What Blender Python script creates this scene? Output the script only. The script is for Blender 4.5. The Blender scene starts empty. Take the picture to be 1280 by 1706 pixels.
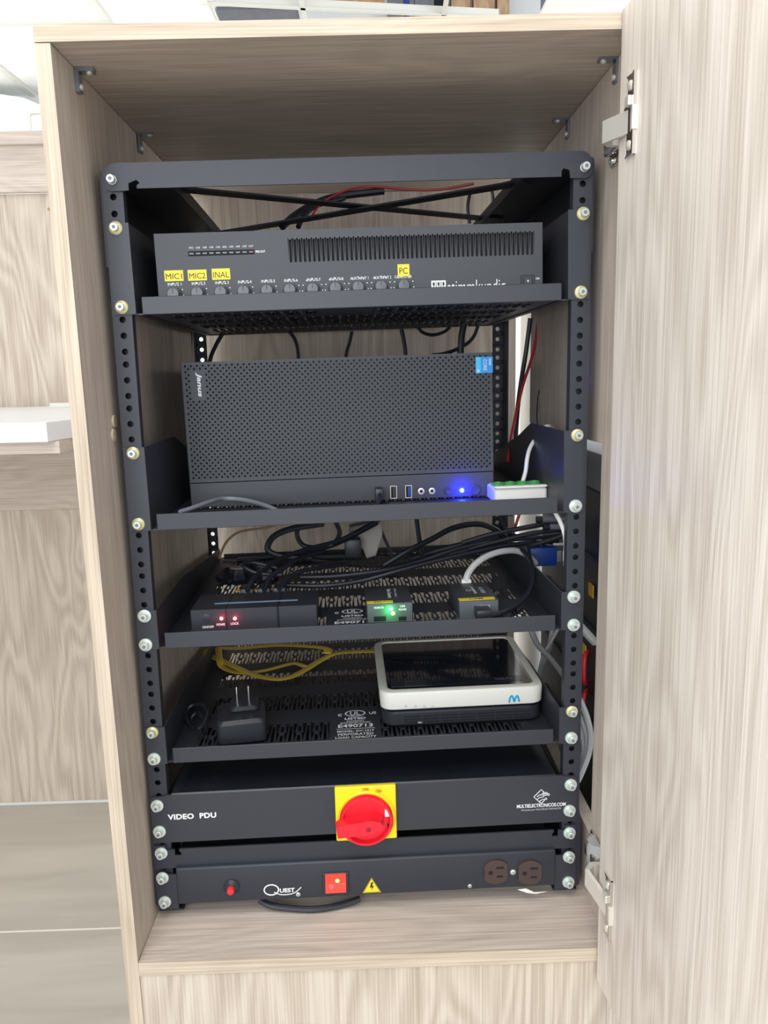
import bpy, bmesh, math, random
from mathutils import Vector, Matrix, Euler
random.seed(7)
R = math.radians
C = bpy.context.scene.collection

# ------------------------------------------------------------------ camera, world, lights, exposure
SC = bpy.context.scene
CAM = Vector((0.01025, -0.83392, 0.59708))
CROT = Euler((R(80.1664265), R(1.25475978), R(-1.27840621)), 'XYZ')
FPX = 1325.0
cd = bpy.data.cameras.new('camera'); cam = bpy.data.objects.new('camera', cd); C.objects.link(cam)
cam.location = CAM; cam.rotation_euler = CROT
cd.sensor_fit = 'HORIZONTAL'; cd.sensor_width = 36.0; cd.lens = 36.0*FPX/1280.0
cd.clip_start = 0.02; cd.clip_end = 60
SC.camera = cam
SC.view_settings.view_transform = 'Standard'; SC.view_settings.look = 'None'
SC.view_settings.gamma = 1.0; SC.view_settings.use_curve_mapping = False
SC.view_settings.exposure = 0.62
w = bpy.data.worlds.new('world'); SC.world = w; w.use_nodes = True
w.node_tree.nodes['Background'].inputs[0].default_value = (0.86, 0.93, 1.0, 1)
w.node_tree.nodes['Background'].inputs[1].default_value = 0.66
LED_STRENGTH = 3.6
def area(name, loc, target, sx, sy, power, col=(1, .97, .93)):
    l = bpy.data.lights.new(name, 'AREA'); l.shape = 'RECTANGLE'; l.size = sx; l.size_y = sy; l.energy = power; l.color = col
    o = bpy.data.objects.new(name, l); C.objects.link(o); o.location = loc
    o.rotation_euler = (Vector(target)-Vector(loc)).to_track_quat('-Z', 'Y').to_euler()
    return o
area('ceiling_lamp_light', (-0.25, -1.25, 1.90), (-0.1, -0.6, 0.0), 1.2, 0.6, 8)
area('room_daylight', (-0.5, -2.6, 0.95), (0.0, 0.2, 0.25), 1.8, 1.3, 30, (0.90, 0.95, 1.0))
area('added_fill_left', (-3.1, 1.6, 0.7), (0.3, 2.4, 1.6), 2.0, 1.2, 50, (0.97, 0.99, 1.0))  # unseen fill added to brighten ceiling and far wall; no window there
area('added_fill_right', (3.1, 1.4, 0.7), (-0.6, 2.4, 1.6), 2.0, 1.2, 40, (0.97, 0.99, 1.0))  # matching fill added from the right to lift the ceiling, not a window

# ------------------------------------------------------------------ frames
YAW = R(1.5927)
RM = Matrix.Rotation(YAW, 4, 'Z')
RMI = RM.inverted()
CR = CROT.to_matrix()
def ray(px, py): return CR @ Vector((px-640, -(py-853), -FPX))
_ro = RMI @ CAM
def at(px, py, ly):                       # rack frame (mm), on the plane y = ly
    v = RMI.to_3x3() @ ray(px, py); t = (ly/1000-_ro.y)/v.y
    return (_ro+v*t)*1000
def on(px, py, lz):                       # rack frame (mm), on the level z = lz
    v = RMI.to_3x3() @ ray(px, py); t = (lz/1000-_ro.z)/v.z
    return (_ro+v*t)*1000
def world_at(px, py, y):
    v = ray(px, py); t = (y-CAM.y)/v.y
    return CAM+v*t
RT = [(0, -.12), (38, .02), (67, .08), (96, .2), (127, .28), (185, .42), (216, .48), (317, .55), (350, .56), (450, .66), (527, .8), (673, .86), (749, .9), (800, .9)]
def roll_at(z):                           # the rack leans a hair: its upper shelves tip to the left
    for (a, ra), (b, rb) in zip(RT, RT[1:]):
        if z <= b: return R(ra+(rb-ra)*max(0, z-a)/(b-a))
    return R(RT[-1][1])
CXT = [(0, -1.6), (350, -.9), (527, 0), (800, .8)]
def cx_at(z):
    for (a, ra), (b, rb) in zip(CXT, CXT[1:]):
        if z <= b: return ra+(rb-ra)*max(0, z-a)/(b-a)
    return .8

# ------------------------------------------------------------------ materials
def _new(name):
    m = bpy.data.materials.new(name); m.use_nodes = True
    return m, m.node_tree, m.node_tree.nodes['Principled BSDF']
def mat(name, col, rough=.5, metal=0, spec=.5, bump=0, bscale=400, emit=None, es=0, coat=0, trans=0, var=0):
    m, t, b = _new(name)
    b.inputs['Base Color'].default_value = (*col, 1); b.inputs['Roughness'].default_value = rough
    b.inputs['Metallic'].default_value = metal; b.inputs['Specular IOR Level'].default_value = spec
    b.inputs['Coat Weight'].default_value = coat; b.inputs['Transmission Weight'].default_value = trans
    if emit: b.inputs['Emission Color'].default_value = (*emit, 1); b.inputs['Emission Strength'].default_value = es
    N = t.nodes.new; L = t.links.new
    tc = N('ShaderNodeTexCoord')
    if bump:
        n = N('ShaderNodeTexNoise'); n.inputs['Scale'].default_value = bscale; n.inputs['Detail'].default_value = 3
        L(tc.outputs['Object'], n.inputs['Vector'])
        bp = N('ShaderNodeBump'); bp.inputs['Strength'].default_value = bump; bp.inputs['Distance'].default_value = .0006
        L(n.outputs['Fac'], bp.inputs['Height']); L(bp.outputs['Normal'], b.inputs['Normal'])
    if var:
        n = N('ShaderNodeTexNoise'); n.inputs['Scale'].default_value = 14; n.inputs['Detail'].default_value = 4
        L(tc.outputs['Object'], n.inputs['Vector'])
        mx = N('ShaderNodeMix'); mx.data_type = 'RGBA'
        mx.inputs[6].default_value = (*[c*(1-var) for c in col], 1); mx.inputs[7].default_value = (*[min(1, c*(1+var)) for c in col], 1)
        L(n.outputs['Fac'], mx.inputs[0]); L(mx.outputs[2], b.inputs['Base Color'])
    return m
def wood(name, axis, light, dark, off=(0, 0, 0), fig=.5, rough=.5):
    m, t, b = _new(name); N = t.nodes.new; L = t.links.new
    tc = N('ShaderNodeTexCoord')
    def noise(along, across, detail, dist=0, seed=0):
        mp = N('ShaderNodeMapping'); s = [across]*3; s[axis] = along
        mp.inputs['Scale'].default_value = s; mp.inputs['Location'].default_value = [o+seed for o in off]
        L(tc.outputs['Object'], mp.inputs['Vector'])
        n = N('ShaderNodeTexNoise'); n.inputs['Scale'].default_value = 1; n.inputs['Detail'].default_value = detail
        n.inputs['Distortion'].default_value = dist
        L(mp.outputs[0], n.inputs['Vector']); return n.outputs['Fac']
    def mth(op, a, bb=None, c=None):
        n = N('ShaderNodeMath'); n.operation = op
        for i, v in enumerate((a, bb, c)):
            if v is None: continue
            if isinstance(v, (int, float)): n.inputs[i].default_value = v
            else: L(v, n.inputs[i])
        return n.outputs[0]
    big = noise(1.3, 7, 2, .3, 3.1)
    rings = mth('SINE', mth('MULTIPLY_ADD', big, 110, noise(14, 160, 2, 0, 1)))
    rings = mth('MULTIPLY_ADD', rings, .5, .5)
    streak = noise(5, 90, 3, .3, 7)
    fine = noise(7, 480, 2, .1, 11)
    tone = noise(1.4, 12, 3, .3, 17)
    f = mth('MULTIPLY', rings, .42*fig)
    f = mth('ADD', f, mth('MULTIPLY', mth('SUBTRACT', streak, .5), .6))
    f = mth('ADD', f, mth('MULTIPLY', mth('SUBTRACT', fine, .5), 1.9))
    f = mth('ADD', f, mth('MULTIPLY', mth('SUBTRACT', tone, .5), .5))
    f = mth('ADD', f, .44-.21*fig)
    cr = N('ShaderNodeValToRGB'); L(f, cr.inputs[0])
    cr.color_ramp.elements[0].position = .0; cr.color_ramp.elements[0].color = (*light, 1)
    cr.color_ramp.elements[1].position = 1.0; cr.color_ramp.elements[1].color = (*dark, 1)
    L(cr.outputs[0], b.inputs['Base Color']); b.inputs['Roughness'].default_value = rough
    b.inputs['Specular IOR Level'].default_value = .35
    bp = N('ShaderNodeBump'); bp.inputs['Strength'].default_value = .25; bp.inputs['Distance'].default_value = .0005; bp.invert = True
    L(f, bp.inputs['Height']); L(bp.outputs['Normal'], b.inputs['Normal'])
    return m
WL, WD = (.70, .60, .515), (.45, .37, .31)
M = {}
M['wood_v'] = wood('oak_laminate_vertical', 2, WL, WD)
M['wood_v2'] = wood('oak_laminate_figured', 2, (.67, .57, .47), (.46, .37, .295), (2.3, 1.1, .4), fig=1.3)
M['wood_h'] = wood('oak_laminate_horizontal', 0, WL, WD, (.7, 5.1, 2.2))
M['wood_door'] = wood('oak_laminate_door', 2, (.83, .75, .665), (.57, .49, .415), (4.3, 2.1, .9), fig=.95)
M['wood_edge'] = wood('oak_edge_band', 2, (.66, .55, .43), (.42, .33, .24), (1.3, 8.1, .9), fig=.3)
M['wood_edge_h'] = wood('oak_edge_band_horizontal', 0, (.66, .55, .43), (.42, .33, .24), (1.3, 8.1, .9), fig=.3)
M['black'] = mat('black_powder_coat', (.026, .029, .039), .48, bump=.12, bscale=900, spec=.5)
M['black2'] = mat('black_painted_steel', (.029, .032, .042), .45, bump=.08, bscale=1200)
M['gloss'] = mat('black_glossy_steel', (.012, .014, .020), .22, bump=.03, bscale=60, var=.2)
M['amp'] = mat('charcoal_painted_panel', (.044, .047, .056), .5, bump=.1, bscale=1400)
M['pc'] = mat('graphite_plastic', (.044, .048, .058), .52, bump=.1, bscale=1500)
M['knob'] = mat('dark_grey_knob', (.10, .105, .115), .38)
M['plastic'] = mat('black_plastic', (.022, .024, .031), .42)
M['rubber'] = mat('black_cable_rubber', (.016, .018, .026), .38)
M['dark'] = mat('dark_void', (.004, .005, .008), .8)
M['zinc'] = mat('zinc_plated_steel', (.66, .72, .67), .33, metal=.45, bump=.2, bscale=500)
M['brass'] = mat('yellow_zinc_washer', (.80, .74, .42), .34, metal=.5)
M['chrome'] = mat('polished_chrome', (.78, .76, .73), .14, metal=1)
M['nickel'] = mat('brushed_nickel', (.86, .82, .74), .28, metal=.5)
M['white'] = mat('white_plastic', (.80, .79, .75), .38)
M['cream'] = mat('warm_white_plastic', (.72, .70, .63), .42)
M['ink'] = mat('white_print', (.85, .86, .87), .6)
M['inkgrey'] = mat('pale_grey_print', (.55, .57, .6), .6)
M['blackink'] = mat('black_print', (.02, .02, .02), .6)
M['yellow'] = mat('yellow_label_tape', (.90, .68, .03), .5)
M['orange'] = mat('amber_label_tape', (.80, .48, .05), .5)
M['switchyellow'] = mat('yellow_switch_plastic', (.93, .68, .01), .35)
M['red'] = mat('red_switch_plastic', (.80, .012, .03), .38)
M['redgloss'] = mat('red_gloss_plastic', (.75, .03, .04), .25)
M['redlit'] = mat('red_lit_rocker', (.8, .02, .02), .25, emit=(1, .05, .02), es=.7)
M['green'] = mat('green_socket_plastic', (.05, .28, .07), .2)
M['bluesticker'] = mat('blue_sticker', (.0, .28, .72), .35)
M['blue'] = mat('blue_connector_plastic', (.01, .05, .30), .4)
M['bluelogo'] = mat('blue_logo_print', (.0, .33, .62), .4)
M['brown'] = mat('brown_outlet_plastic', (.065, .04, .035), .4)
M['greycable'] = mat('light_grey_cable', (.42, .42, .42), .5)
M['whitecable'] = mat('white_cable', (.72, .71, .68), .45)
M['yellowcable'] = mat('yellow_flat_cable', (.74, .50, .06), .45)
M['tan'] = mat('tan_cable', (.42, .28, .10), .5)
M['redcable'] = mat('red_wire', (.42, .02, .025), .4)
M['screen'] = mat('glossy_black_top', (.008, .010, .018), .10, coat=.6)
M['blueled'] = mat('blue_led', (.1, .3, 1), .3, emit=(.25, .6, 1), es=30)
M['redled'] = mat('red_led', (1, .2, .2), .3, emit=(1, .25, .2), es=9)
M['greenled'] = mat('green_led', (.3, 1, .4), .3, emit=(.3, 1, .45), es=12)
M['orangeled'] = mat('orange_led', (1, .4, .2), .3, emit=(1, .3, .12), es=8)
M['spark'] = mat('amber_lamp_glow', (1, .5, .1), .3, emit=(1, .45, .05), es=6)
M['smallblue'] = mat('small_blue_led', (.1, .4, 1), .3, emit=(.05, .35, 1), es=2.5)
M['steel'] = mat('dark_zinc_bracket', (.30, .32, .37), .22, metal=.8)
M['wall'] = mat('white_wall_paint', (.86, .87, .86), .8)
M['ceil'] = mat('ceiling_tile_white', (.86, .86, .82), .85, bump=.3, bscale=120)
M['grey'] = mat('grey_painted_metal', (.19, .20, .23), .45)
M['desk'] = mat('white_desk_laminate', (.80, .81, .84), .3, var=.03)
M['led_panel'] = mat('led_panel_glow', (1, 1, 1), .5, emit=(1, .99, .97), es=LED_STRENGTH)
M['tray_steel'] = M['black']

def floor_mat():
    m, t, b = _new('grey_beige_floor_tile'); N = t.nodes.new; L = t.links.new
    tc = N('ShaderNodeTexCoord'); mp = N('ShaderNodeMapping'); mp.inputs['Scale'].default_value = (1.2, 7, 1); L(tc.outputs['Object'], mp.inputs[0])
    n = N('ShaderNodeTexNoise'); n.inputs['Scale'].default_value = 1.6; n.inputs['Detail'].default_value = 8; n.inputs['Distortion'].default_value = .6; L(mp.outputs[0], n.inputs['Vector'])
    cr = N('ShaderNodeValToRGB'); L(n.outputs['Fac'], cr.inputs[0])
    cr.color_ramp.elements[0].position = .3; cr.color_ramp.elements[0].color = (.37, .335, .285, 1)
    cr.color_ramp.elements[1].position = .7; cr.color_ramp.elements[1].color = (.49, .45, .39, 1)
    br = N('ShaderNodeTexBrick'); br.inputs['Scale'].default_value = 1; br.inputs['Mortar Size'].default_value = .0025; br.inputs['Brick Width'].default_value = 1.2; br.inputs['Row Height'].default_value = .62
    br.inputs['Mortar'].default_value = (.72, .68, .6, 1)
    mp2 = N('ShaderNodeMapping'); mp2.inputs['Location'].default_value = (.35, .0, 0); L(tc.outputs['Object'], mp2.inputs[0]); L(mp2.outputs[0], br.inputs['Vector'])
    L(cr.outputs[0], br.inputs['Color1']); L(cr.outputs[0], br.inputs['Color2'])
    L(br.outputs['Color'], b.inputs['Base Color']); b.inputs['Roughness'].default_value = .42
    return m
M['floor'] = floor_mat()
def board_mat():
    m, t, b = _new('rough_orange_timber'); N = t.nodes.new; L = t.links.new
    tc = N('ShaderNodeTexCoord'); mp = N('ShaderNodeMapping'); mp.inputs['Scale'].default_value = (9, 9, 2); L(tc.outputs['Object'], mp.inputs[0])
    n = N('ShaderNodeTexNoise'); n.inputs['Scale'].default_value = 2; n.inputs['Detail'].default_value = 6; n.inputs['Distortion'].default_value = 1.5; L(mp.outputs[0], n.inputs['Vector'])
    cr = N('ShaderNodeValToRGB'); L(n.outputs['Fac'], cr.inputs[0])
    cr.color_ramp.elements[0].position = .35; cr.color_ramp.elements[0].color = (.36, .16, .07, 1)
    cr.color_ramp.elements[1].position = .65; cr.color_ramp.elements[1].color = (.62, .42, .26, 1)
    L(cr.outputs[0], b.inputs['Base Color']); b.inputs['Roughness'].default_value = .8
    return m
M['timber'] = board_mat()

# ------------------------------------------------------------------ mesh builder (millimetres)
def catmull(pts, n=8, closed=False):
    P = [Vector(p) for p in pts]; out = []
    if len(P) < 3: return P
    for i in range(len(P)-1):
        p0 = P[i-1] if i else P[0]*2-P[1]
        p1, p2 = P[i], P[i+1]
        p3 = P[i+2] if i+2 < len(P) else P[-1]*2-P[-2]
        for k in range(n):
            t = k/n; t2 = t*t; t3 = t2*t
            out.append(.5*((2*p1)+(p2-p0)*t+(2*p0-5*p1+4*p2-p3)*t2+(3*p1-p0-3*p2+p3)*t3))
    out.append(P[-1]); return out
def rrect(w_, h_, r, n=4, cx=0, cy=0):
    o = []
    for (sx, sy, a0) in ((1, 1, 0), (-1, 1, 90), (-1, -1, 180), (1, -1, 270)):
        for k in range(n+1):
            a = R(a0+90*k/n); o.append((cx+sx*(w_/2-r)+r*math.cos(a), cy+sy*(h_/2-r)+r*math.sin(a)))
    return o
def circ(r, n=24, cx=0, cy=0, a0=0): return [(cx+r*math.cos(2*math.pi*k/n+a0), cy+r*math.sin(2*math.pi*k/n+a0)) for k in range(n)]
def AX(axis, u, v, t):                    # (u,v) in the plane normal to axis; t along it
    return {'z': (u, v, t), 'y': (u, t, v), 'x': (t, u, v)}[axis]
class MB:
    def __init__(s): s.b = bmesh.new(); s.m = Matrix.Identity(4)
    def v(s, p): return s.b.verts.new(s.m @ Vector(p))
    def face(s, pts):
        try: return s.b.faces.new([s.v(p) for p in pts])
        except Exception: return None
    def loft(s, loops, cap=True):
        vs = [[s.v(p) for p in lp] for lp in loops]
        for a, b in zip(vs, vs[1:]):
            n = len(a)
            for i in range(n): s.b.faces.new((a[i], a[(i+1) % n], b[(i+1) % n], b[i]))
        if cap: s.b.faces.new(vs[0][::-1]); s.b.faces.new(vs[-1])
        return s
    def prism(s, pts, t0, t1, axis='z', bev=0, shrink=None):
        if not bev: return s.loft([[AX(axis, u, v, t) for u, v in pts] for t in (t0, t1)])
        cx = sum(p[0] for p in pts)/len(pts); cy = sum(p[1] for p in pts)/len(pts)
        mxu = max(abs(p[0]-cx) for p in pts); mxv = max(abs(p[1]-cy) for p in pts)
        sm = [(cx+(u-cx)*(1-bev/mxu), cy+(v-cy)*(1-bev/mxv)) for u, v in pts]
        d = bev if t1 > t0 else -bev
        return s.loft([[AX(axis, u, v, t) for u, v in L_] for L_, t in ((sm, t0), (pts, t0+d), (pts, t1-d), (sm, t1))])
    def box(s, x0, x1, y0, y1, z0, z1, bev=0, seg=2):
        b2 = bmesh.new(); bmesh.ops.create_cube(b2, size=1)
        for v in b2.verts: v.co = Vector(((x0+x1)/2+v.co.x*(x1-x0), (y0+y1)/2+v.co.y*(y1-y0), (z0+z1)/2+v.co.z*(z1-z0)))
        if bev: bmesh.ops.bevel(b2, geom=b2.edges[:], offset=bev, segments=seg, affect='EDGES', profile=.5)
        s.add(b2); return s
    def add(s, b2):
        mp = {v: s.v(v.co) for v in b2.verts}
        for f in b2.faces:
            try: s.b.faces.new([mp[v] for v in f.verts])
            except Exception: pass
        b2.free()
    def cyl(s, c, axis, r, t0, t1, n=24, r2=None):
        r2 = r if r2 is None else r2
        k = {'z': (0, 1), 'y': (0, 2), 'x': (1, 2)}[axis]
        cu, cv = c
        return s.loft([[AX(axis, u, v, t) for u, v in circ(rr, n, cu, cv)] for rr, t in ((r, t0), (r2, t1))])
    def lathe(s, c, axis, prof, n=28):
        cu, cv = c
        return s.loft([[AX(axis, u, v, t) for u, v in circ(max(r, .01), n, cu, cv)] for r, t in prof])
    def tube(s, pts, r, n=10, sub=8, flat=None):
        P = catmull(pts, sub) if sub else [Vector(p) for p in pts]
        loops = []; up = None
        for i, p in enumerate(P):
            t = (P[min(i+1, len(P)-1)]-P[max(i-1, 0)]).normalized()
            if flat:
                a = Vector((0, 0, 1)).cross(t)
                a = a.normalized() if a.length > 1e-4 else Vector((1, 0, 0)); b = t.cross(a)
                ru, rv = flat
            else:
                if up is None: up = Vector((0, 0, 1)) if abs(t.z) < .9 else Vector((1, 0, 0))
                a = up.cross(t).normalized(); b = t.cross(a); up = b; ru = rv = r
            loops.append([p+a*math.cos(2*math.pi*k/n)*ru+b*math.sin(2*math.pi*k/n)*rv for k in range(n)])
        return s.loft(loops)
    def cell(s, u0, u1, v0, v1, hole, t, axis, depth=0, bottom=False):
        # flat rectangle u0..u1 x v0..v1 at t with a hole polygon; walls run 'depth' along axis
        cx, cy = (u0+u1)/2, (v0+v1)/2
        def outer(p):
            du, dv = p[0]-cx, p[1]-cy
            k = min(((u1-cx)/abs(du)) if abs(du) > 1e-6 else 1e9, ((v1-cy)/abs(dv)) if abs(dv) > 1e-6 else 1e9)
            return (cx+du*k, cy+dv*k)
        O = [outer(p) for p in hole]; n = len(hole)
        cs = [(u0, v0), (u1, v0), (u1, v1), (u0, v1)]
        hv = [s.v(AX(axis, u, v, t)) for u, v in hole]; ov = [s.v(AX(axis, u, v, t)) for u, v in O]
        for i in range(n):
            j = (i+1) % n; a, b = O[i], O[j]; mid = []
            onu = lambda p: abs(abs(p[0]-cx)-(u1-cx)) < 1e-4
            onv = lambda p: abs(abs(p[1]-cy)-(v1-cy)) < 1e-4
            if not ((onu(a) and onu(b) and abs(a[0]-b[0]) < 1e-3) or (onv(a) and onv(b) and abs(a[1]-b[1]) < 1e-3)):
                c = min(cs, key=lambda c: (c[0]-(a[0]+b[0])/2)**2+(c[1]-(a[1]+b[1])/2)**2)
                mid = [s.v(AX(axis, c[0], c[1], t))]
            s.b.faces.new([hv[i], ov[i]]+mid+[ov[j], hv[j]])
        if depth:
            dv_ = [s.v(AX(axis, u, v, t+depth)) for u, v in hole]
            for i in range(n): s.b.faces.new((hv[i], hv[(i+1) % n], dv_[(i+1) % n], dv_[i]))
            if bottom: s.b.faces.new(dv_)
    def build(s, name, m, parent=None, mw=None, smooth=35):
        bmesh.ops.remove_doubles(s.b, verts=s.b.verts, dist=1e-4)
        bmesh.ops.recalc_face_normals(s.b, faces=s.b.faces[:])
        for v in s.b.verts: v.co *= .001
        me = bpy.data.meshes.new(name); s.b.to_mesh(me); s.b.free()
        if smooth:
            for p in me.polygons: p.use_smooth = True
            try: me.set_sharp_from_angle(angle=R(smooth))
            except Exception: pass
        me.materials.append(M[m] if isinstance(m, str) else m)
        o = bpy.data.objects.new(name, me); C.objects.link(o)
        if parent is not None: o.parent = parent
        if mw is not None: o.matrix_world = mw
        return o
def tag(o, label=None, cat=None, group=None, kind=None):
    if label: o['label'] = label
    if cat: o['category'] = cat
    if group: o['group'] = group
    if kind: o['kind'] = kind
    return o
class Thing:                               # an Empty in the rack frame (mm), tipped by the rack's lean
    def __init__(s, name, label, cat, loc, roll=0.0, group=None, yaw=0.0):
        s.o = bpy.data.objects.new(name, None); C.objects.link(s.o); s.o.empty_display_size = .03
        s.loc = Vector(loc); s.roll = roll; s.yaw = yaw
        s.l = Matrix.Translation(s.loc) @ Matrix.Rotation(yaw, 4, 'Z') @ Matrix.Rotation(-roll, 4, 'Y')
        s.li = s.l.inverted()
        mw = RM @ Matrix.Translation(s.loc*.001) @ Matrix.Rotation(yaw, 4, 'Z') @ Matrix.Rotation(-roll, 4, 'Y')
        s.o.matrix_world = mw
        tag(s.o, label, cat, group)
    def f(s, px, py, ly):                  # photo point on the plane y=ly (rack frame) -> own coordinates
        return s.li @ at(px, py, ly)
    def g(s, px, py, lz): return s.li @ on(px, py, lz)
def txt(string, wd, ht, name, m, parent, loc, rot=(90, 0, 0), shear=0, offset=0, extrude=.06, spacing=1.0):
    cu = bpy.data.curves.new('t', 'FONT'); cu.body = string; cu.size = 1; cu.shear = shear; cu.offset = offset
    cu.space_character = spacing; cu.extrude = .01; cu.resolution_u = 3
    o = bpy.data.objects.new('t', cu); C.objects.link(o)
    dg = bpy.context.evaluated_depsgraph_get(); dg.update()
    me = bpy.data.meshes.new_from_object(o.evaluated_get(dg)); bpy.data.objects.remove(o); bpy.data.curves.remove(cu)
    xs = [v.co.x for v in me.vertices]; ys = [v.co.y for v in me.vertices]
    x0, x1, y0, y1 = min(xs), max(xs), min(ys), max(ys)
    kx = wd/(x1-x0); ky = ht/(y1-y0) if ht else kx
    for v in me.vertices:
        v.co = Vector(((v.co.x-(x0+x1)/2)*kx, (v.co.y-(y0+y1)/2)*ky, extrude if v.co.z > 0 else 0))*.001
    me.name = name; me.materials.clear(); me.materials.append(M[m])
    o = bpy.data.objects.new(name, me); C.objects.link(o); o.parent = parent
    o.location = Vector(loc)*.001; o.rotation_euler = [R(a) for a in rot]
    return o
def lamp(name, parent, loc, power, col, r=.004):
    l = bpy.data.lights.new(name, 'POINT'); l.energy = power; l.color = col; l.shadow_soft_size = r
    o = bpy.data.objects.new(name, l); C.objects.link(o); o.parent = parent; o.location = Vector(loc)*.001
    return o

# ------------------------------------------------------------------ the setting
def struct(name, x0, x1, y0, y1, z0, z1, m):
    o = MB().box(x0*1000, x1*1000, y0*1000, y1*1000, z0*1000, z1*1000).build(name, m, smooth=0); o['kind'] = 'structure'; return o
FZ = -0.495
fl = MB().box(-3200, 3200, -4000, 3300, -30, 0).build('floor', 'floor', mw=Matrix.Translation((0, 0, FZ)), smooth=0); fl['kind'] = 'structure'
struct('wall_back', -3.2, 3.2, 3.3, 3.4, FZ, 3.1, 'wall')
struct('wall_left', -3.3, -3.2, -.5, 3.4, FZ, 3.1, 'wall')
# suspended ceiling: one white slab with an opening where tiles are missing
cb = MB()
cb.box(-3200, -520, 1900, 3300, 1950, 1965); cb.box(-3200, 3200, -1000, 1900, 1950, 1965)
cb.box(720, 3200, 1900, 3300, 1950, 1965); cb.box(-520, 720, 2760, 3300, 2700, 2715)
o = cb.build('ceiling', 'ceil', smooth=0); o['kind'] = 'structure'
for k, (x0, x1, y0, y1) in enumerate([(-1.56, -1.535, 1.9, 3.3), (-.93, -.915, 1.9, 3.3), (-2.2, -.93, 2.50, 2.525)]):
    struct('trim_%d' % (k+1), x0, x1, y0, y1, 1.943, 1.95, 'cream')

# ------------------------------------------------------------------ cabinet (world frame, mm)
cab = bpy.data.objects.new('wooden_cabinet', None); C.objects.link(cab); cab.location = (0, -.082, FZ)
tag(cab, 'tall oak-look cabinet with its door open around the black equipment rack', 'cabinet')
def cabpart(mb, name, m, parent=cab, label=None, smooth=0):
    o = mb.build(name, m, smooth=smooth)
    o.parent = parent
    base = Vector((0, -.082, FZ)) if parent is cab else Vector((0, 0, 0))
    o.location = -base
    if label: o['label'] = label
    return o
YB = 520
def lean_panel(xt, xb, th, y0, y1, z0, z1, mb):
    # xt, xb: inner x at z=886 / z=-10, th signed thickness outwards
    f = lambda z: xb+(xt-xb)*(z+10)/896.0
    for (a, b) in ((0, th),):
        lo = [(f(z0), z0), (f(z0)+th, z0), (f(z1)+th, z1), (f(z1), z1)]
        mb.prism([(u, v) for u, v in lo], y0, y1, 'y')
    return mb
zf = FZ*1000
cabpart(lean_panel(-255.5, -246.5, -14, -80, 420, zf, 885, MB()), 'side_panel', 'wood_v')
cabpart(lean_panel(-255.3, -246.3, -14.2, -82, -80, zf, 885, MB()), 'edge_band', 'wood_edge')
mb = MB()
lean_panel(258, 254, 15, -80, -4, zf, 889, mb); lean_panel(258, 254, 15, -4, 372, 520, 889, mb); lean_panel(258, 254, 15, -4, 372, zf, 70, mb)
cabpart(mb, 'side_panel', 'wood_v')
mb = MB(); mb.prism([(-269, 886), (272, 890), (272, 903.5), (-269, 899.5)], -82, -80, 'y'); cabpart(mb, 'edge_band', 'wood_edge_h')
mb = MB(); mb.prism([(-269, 886), (272, 890), (272, 903), (-269, 899)], -80, YB+12, 'y'); cabpart(mb, 'top_panel', 'wood_h')
mb = MB(); mb.prism([(-246, -25), (254, -27), (254, -11.5), (-246, -10)], -80, YB, 'y'); cabpart(mb, 'bottom_panel', 'wood_h')
mb = MB(); mb.prism([(-246, -25.5), (254, -27.5), (254, -11.2), (-246, -9.8)], -82, -80, 'y'); cabpart(mb, 'edge_band', 'wood_edge_h')
mb = MB(); mb.prism([(-246.5, zf), (254, zf), (254, -29), (-246.5, -27)], -80, -66, 'y'); cabpart(mb, 'plinth_panel', 'wood_v2')
mb = MB(); mb.prism([(-253.5, -25), (262, -25), (262, 887), (-272, 887), (-272, 700), (-253.5, 700)], YB, YB+12, 'y'); cabpart(mb, 'back_panel', 'wood_v2')
# two pale screw caps on the left side, seen beside the rail
mb = MB()
for px, py in ((192, 702), (191, 725)):
    v = ray(px, py); t = (-.2505-CAM.x)/v.x; p = (CAM+v*t)*1000
    mb.cyl((p.y, p.z), 'x', 6.5, -252, -251.6+1.4, 20)
cabpart(mb, 'screw_cap', 'wood_edge', smooth=35)
# corner brackets under the top
for (x, y, sx) in ((-255.3, -22, 1), (-253.8, 184, 1), (257.4, 166, -1), (257.8, -16, -1)):
    mb = MB(); zt = 886+(3.6 if x > 0 else .2); tk = 4.4 if (x < 0 and y < 0) else 2.4
    X = sorted((x, x+sx*18)); mb.box(X[0], X[1], y-5, y+5, zt-tk, zt)
    X = sorted((x, x+sx*tk)); mb.box(X[0], X[1], y-5, y+5, zt-22, zt-tk)
    b = cabpart(mb, 'corner_bracket', 'steel')
    mb = MB(); mb.lathe((x+sx*13, y), 'z', [(3.0, zt-tk), (3.0, zt-tk-1), (1.8, zt-tk-2), (.3, zt-tk-2.2)], 14)
    s = mb.build('screw', 'nickel'); s.parent = b
    mb = MB(); mb.lathe((y, zt-17), 'x', [(3.0, x+sx*tk), (3.0, x+sx*(tk+1)), (1.8, x+sx*(tk+2)), (.3, x+sx*(tk+2.2))], 14)
    s = mb.build('screw', 'nickel'); s.parent = b
# door, opened about 95 degrees
DA = R(5.5)
DM = Matrix.Translation((.2405, -.085, 0)) @ Matrix.Rotation(DA, 4, 'Z')
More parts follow.
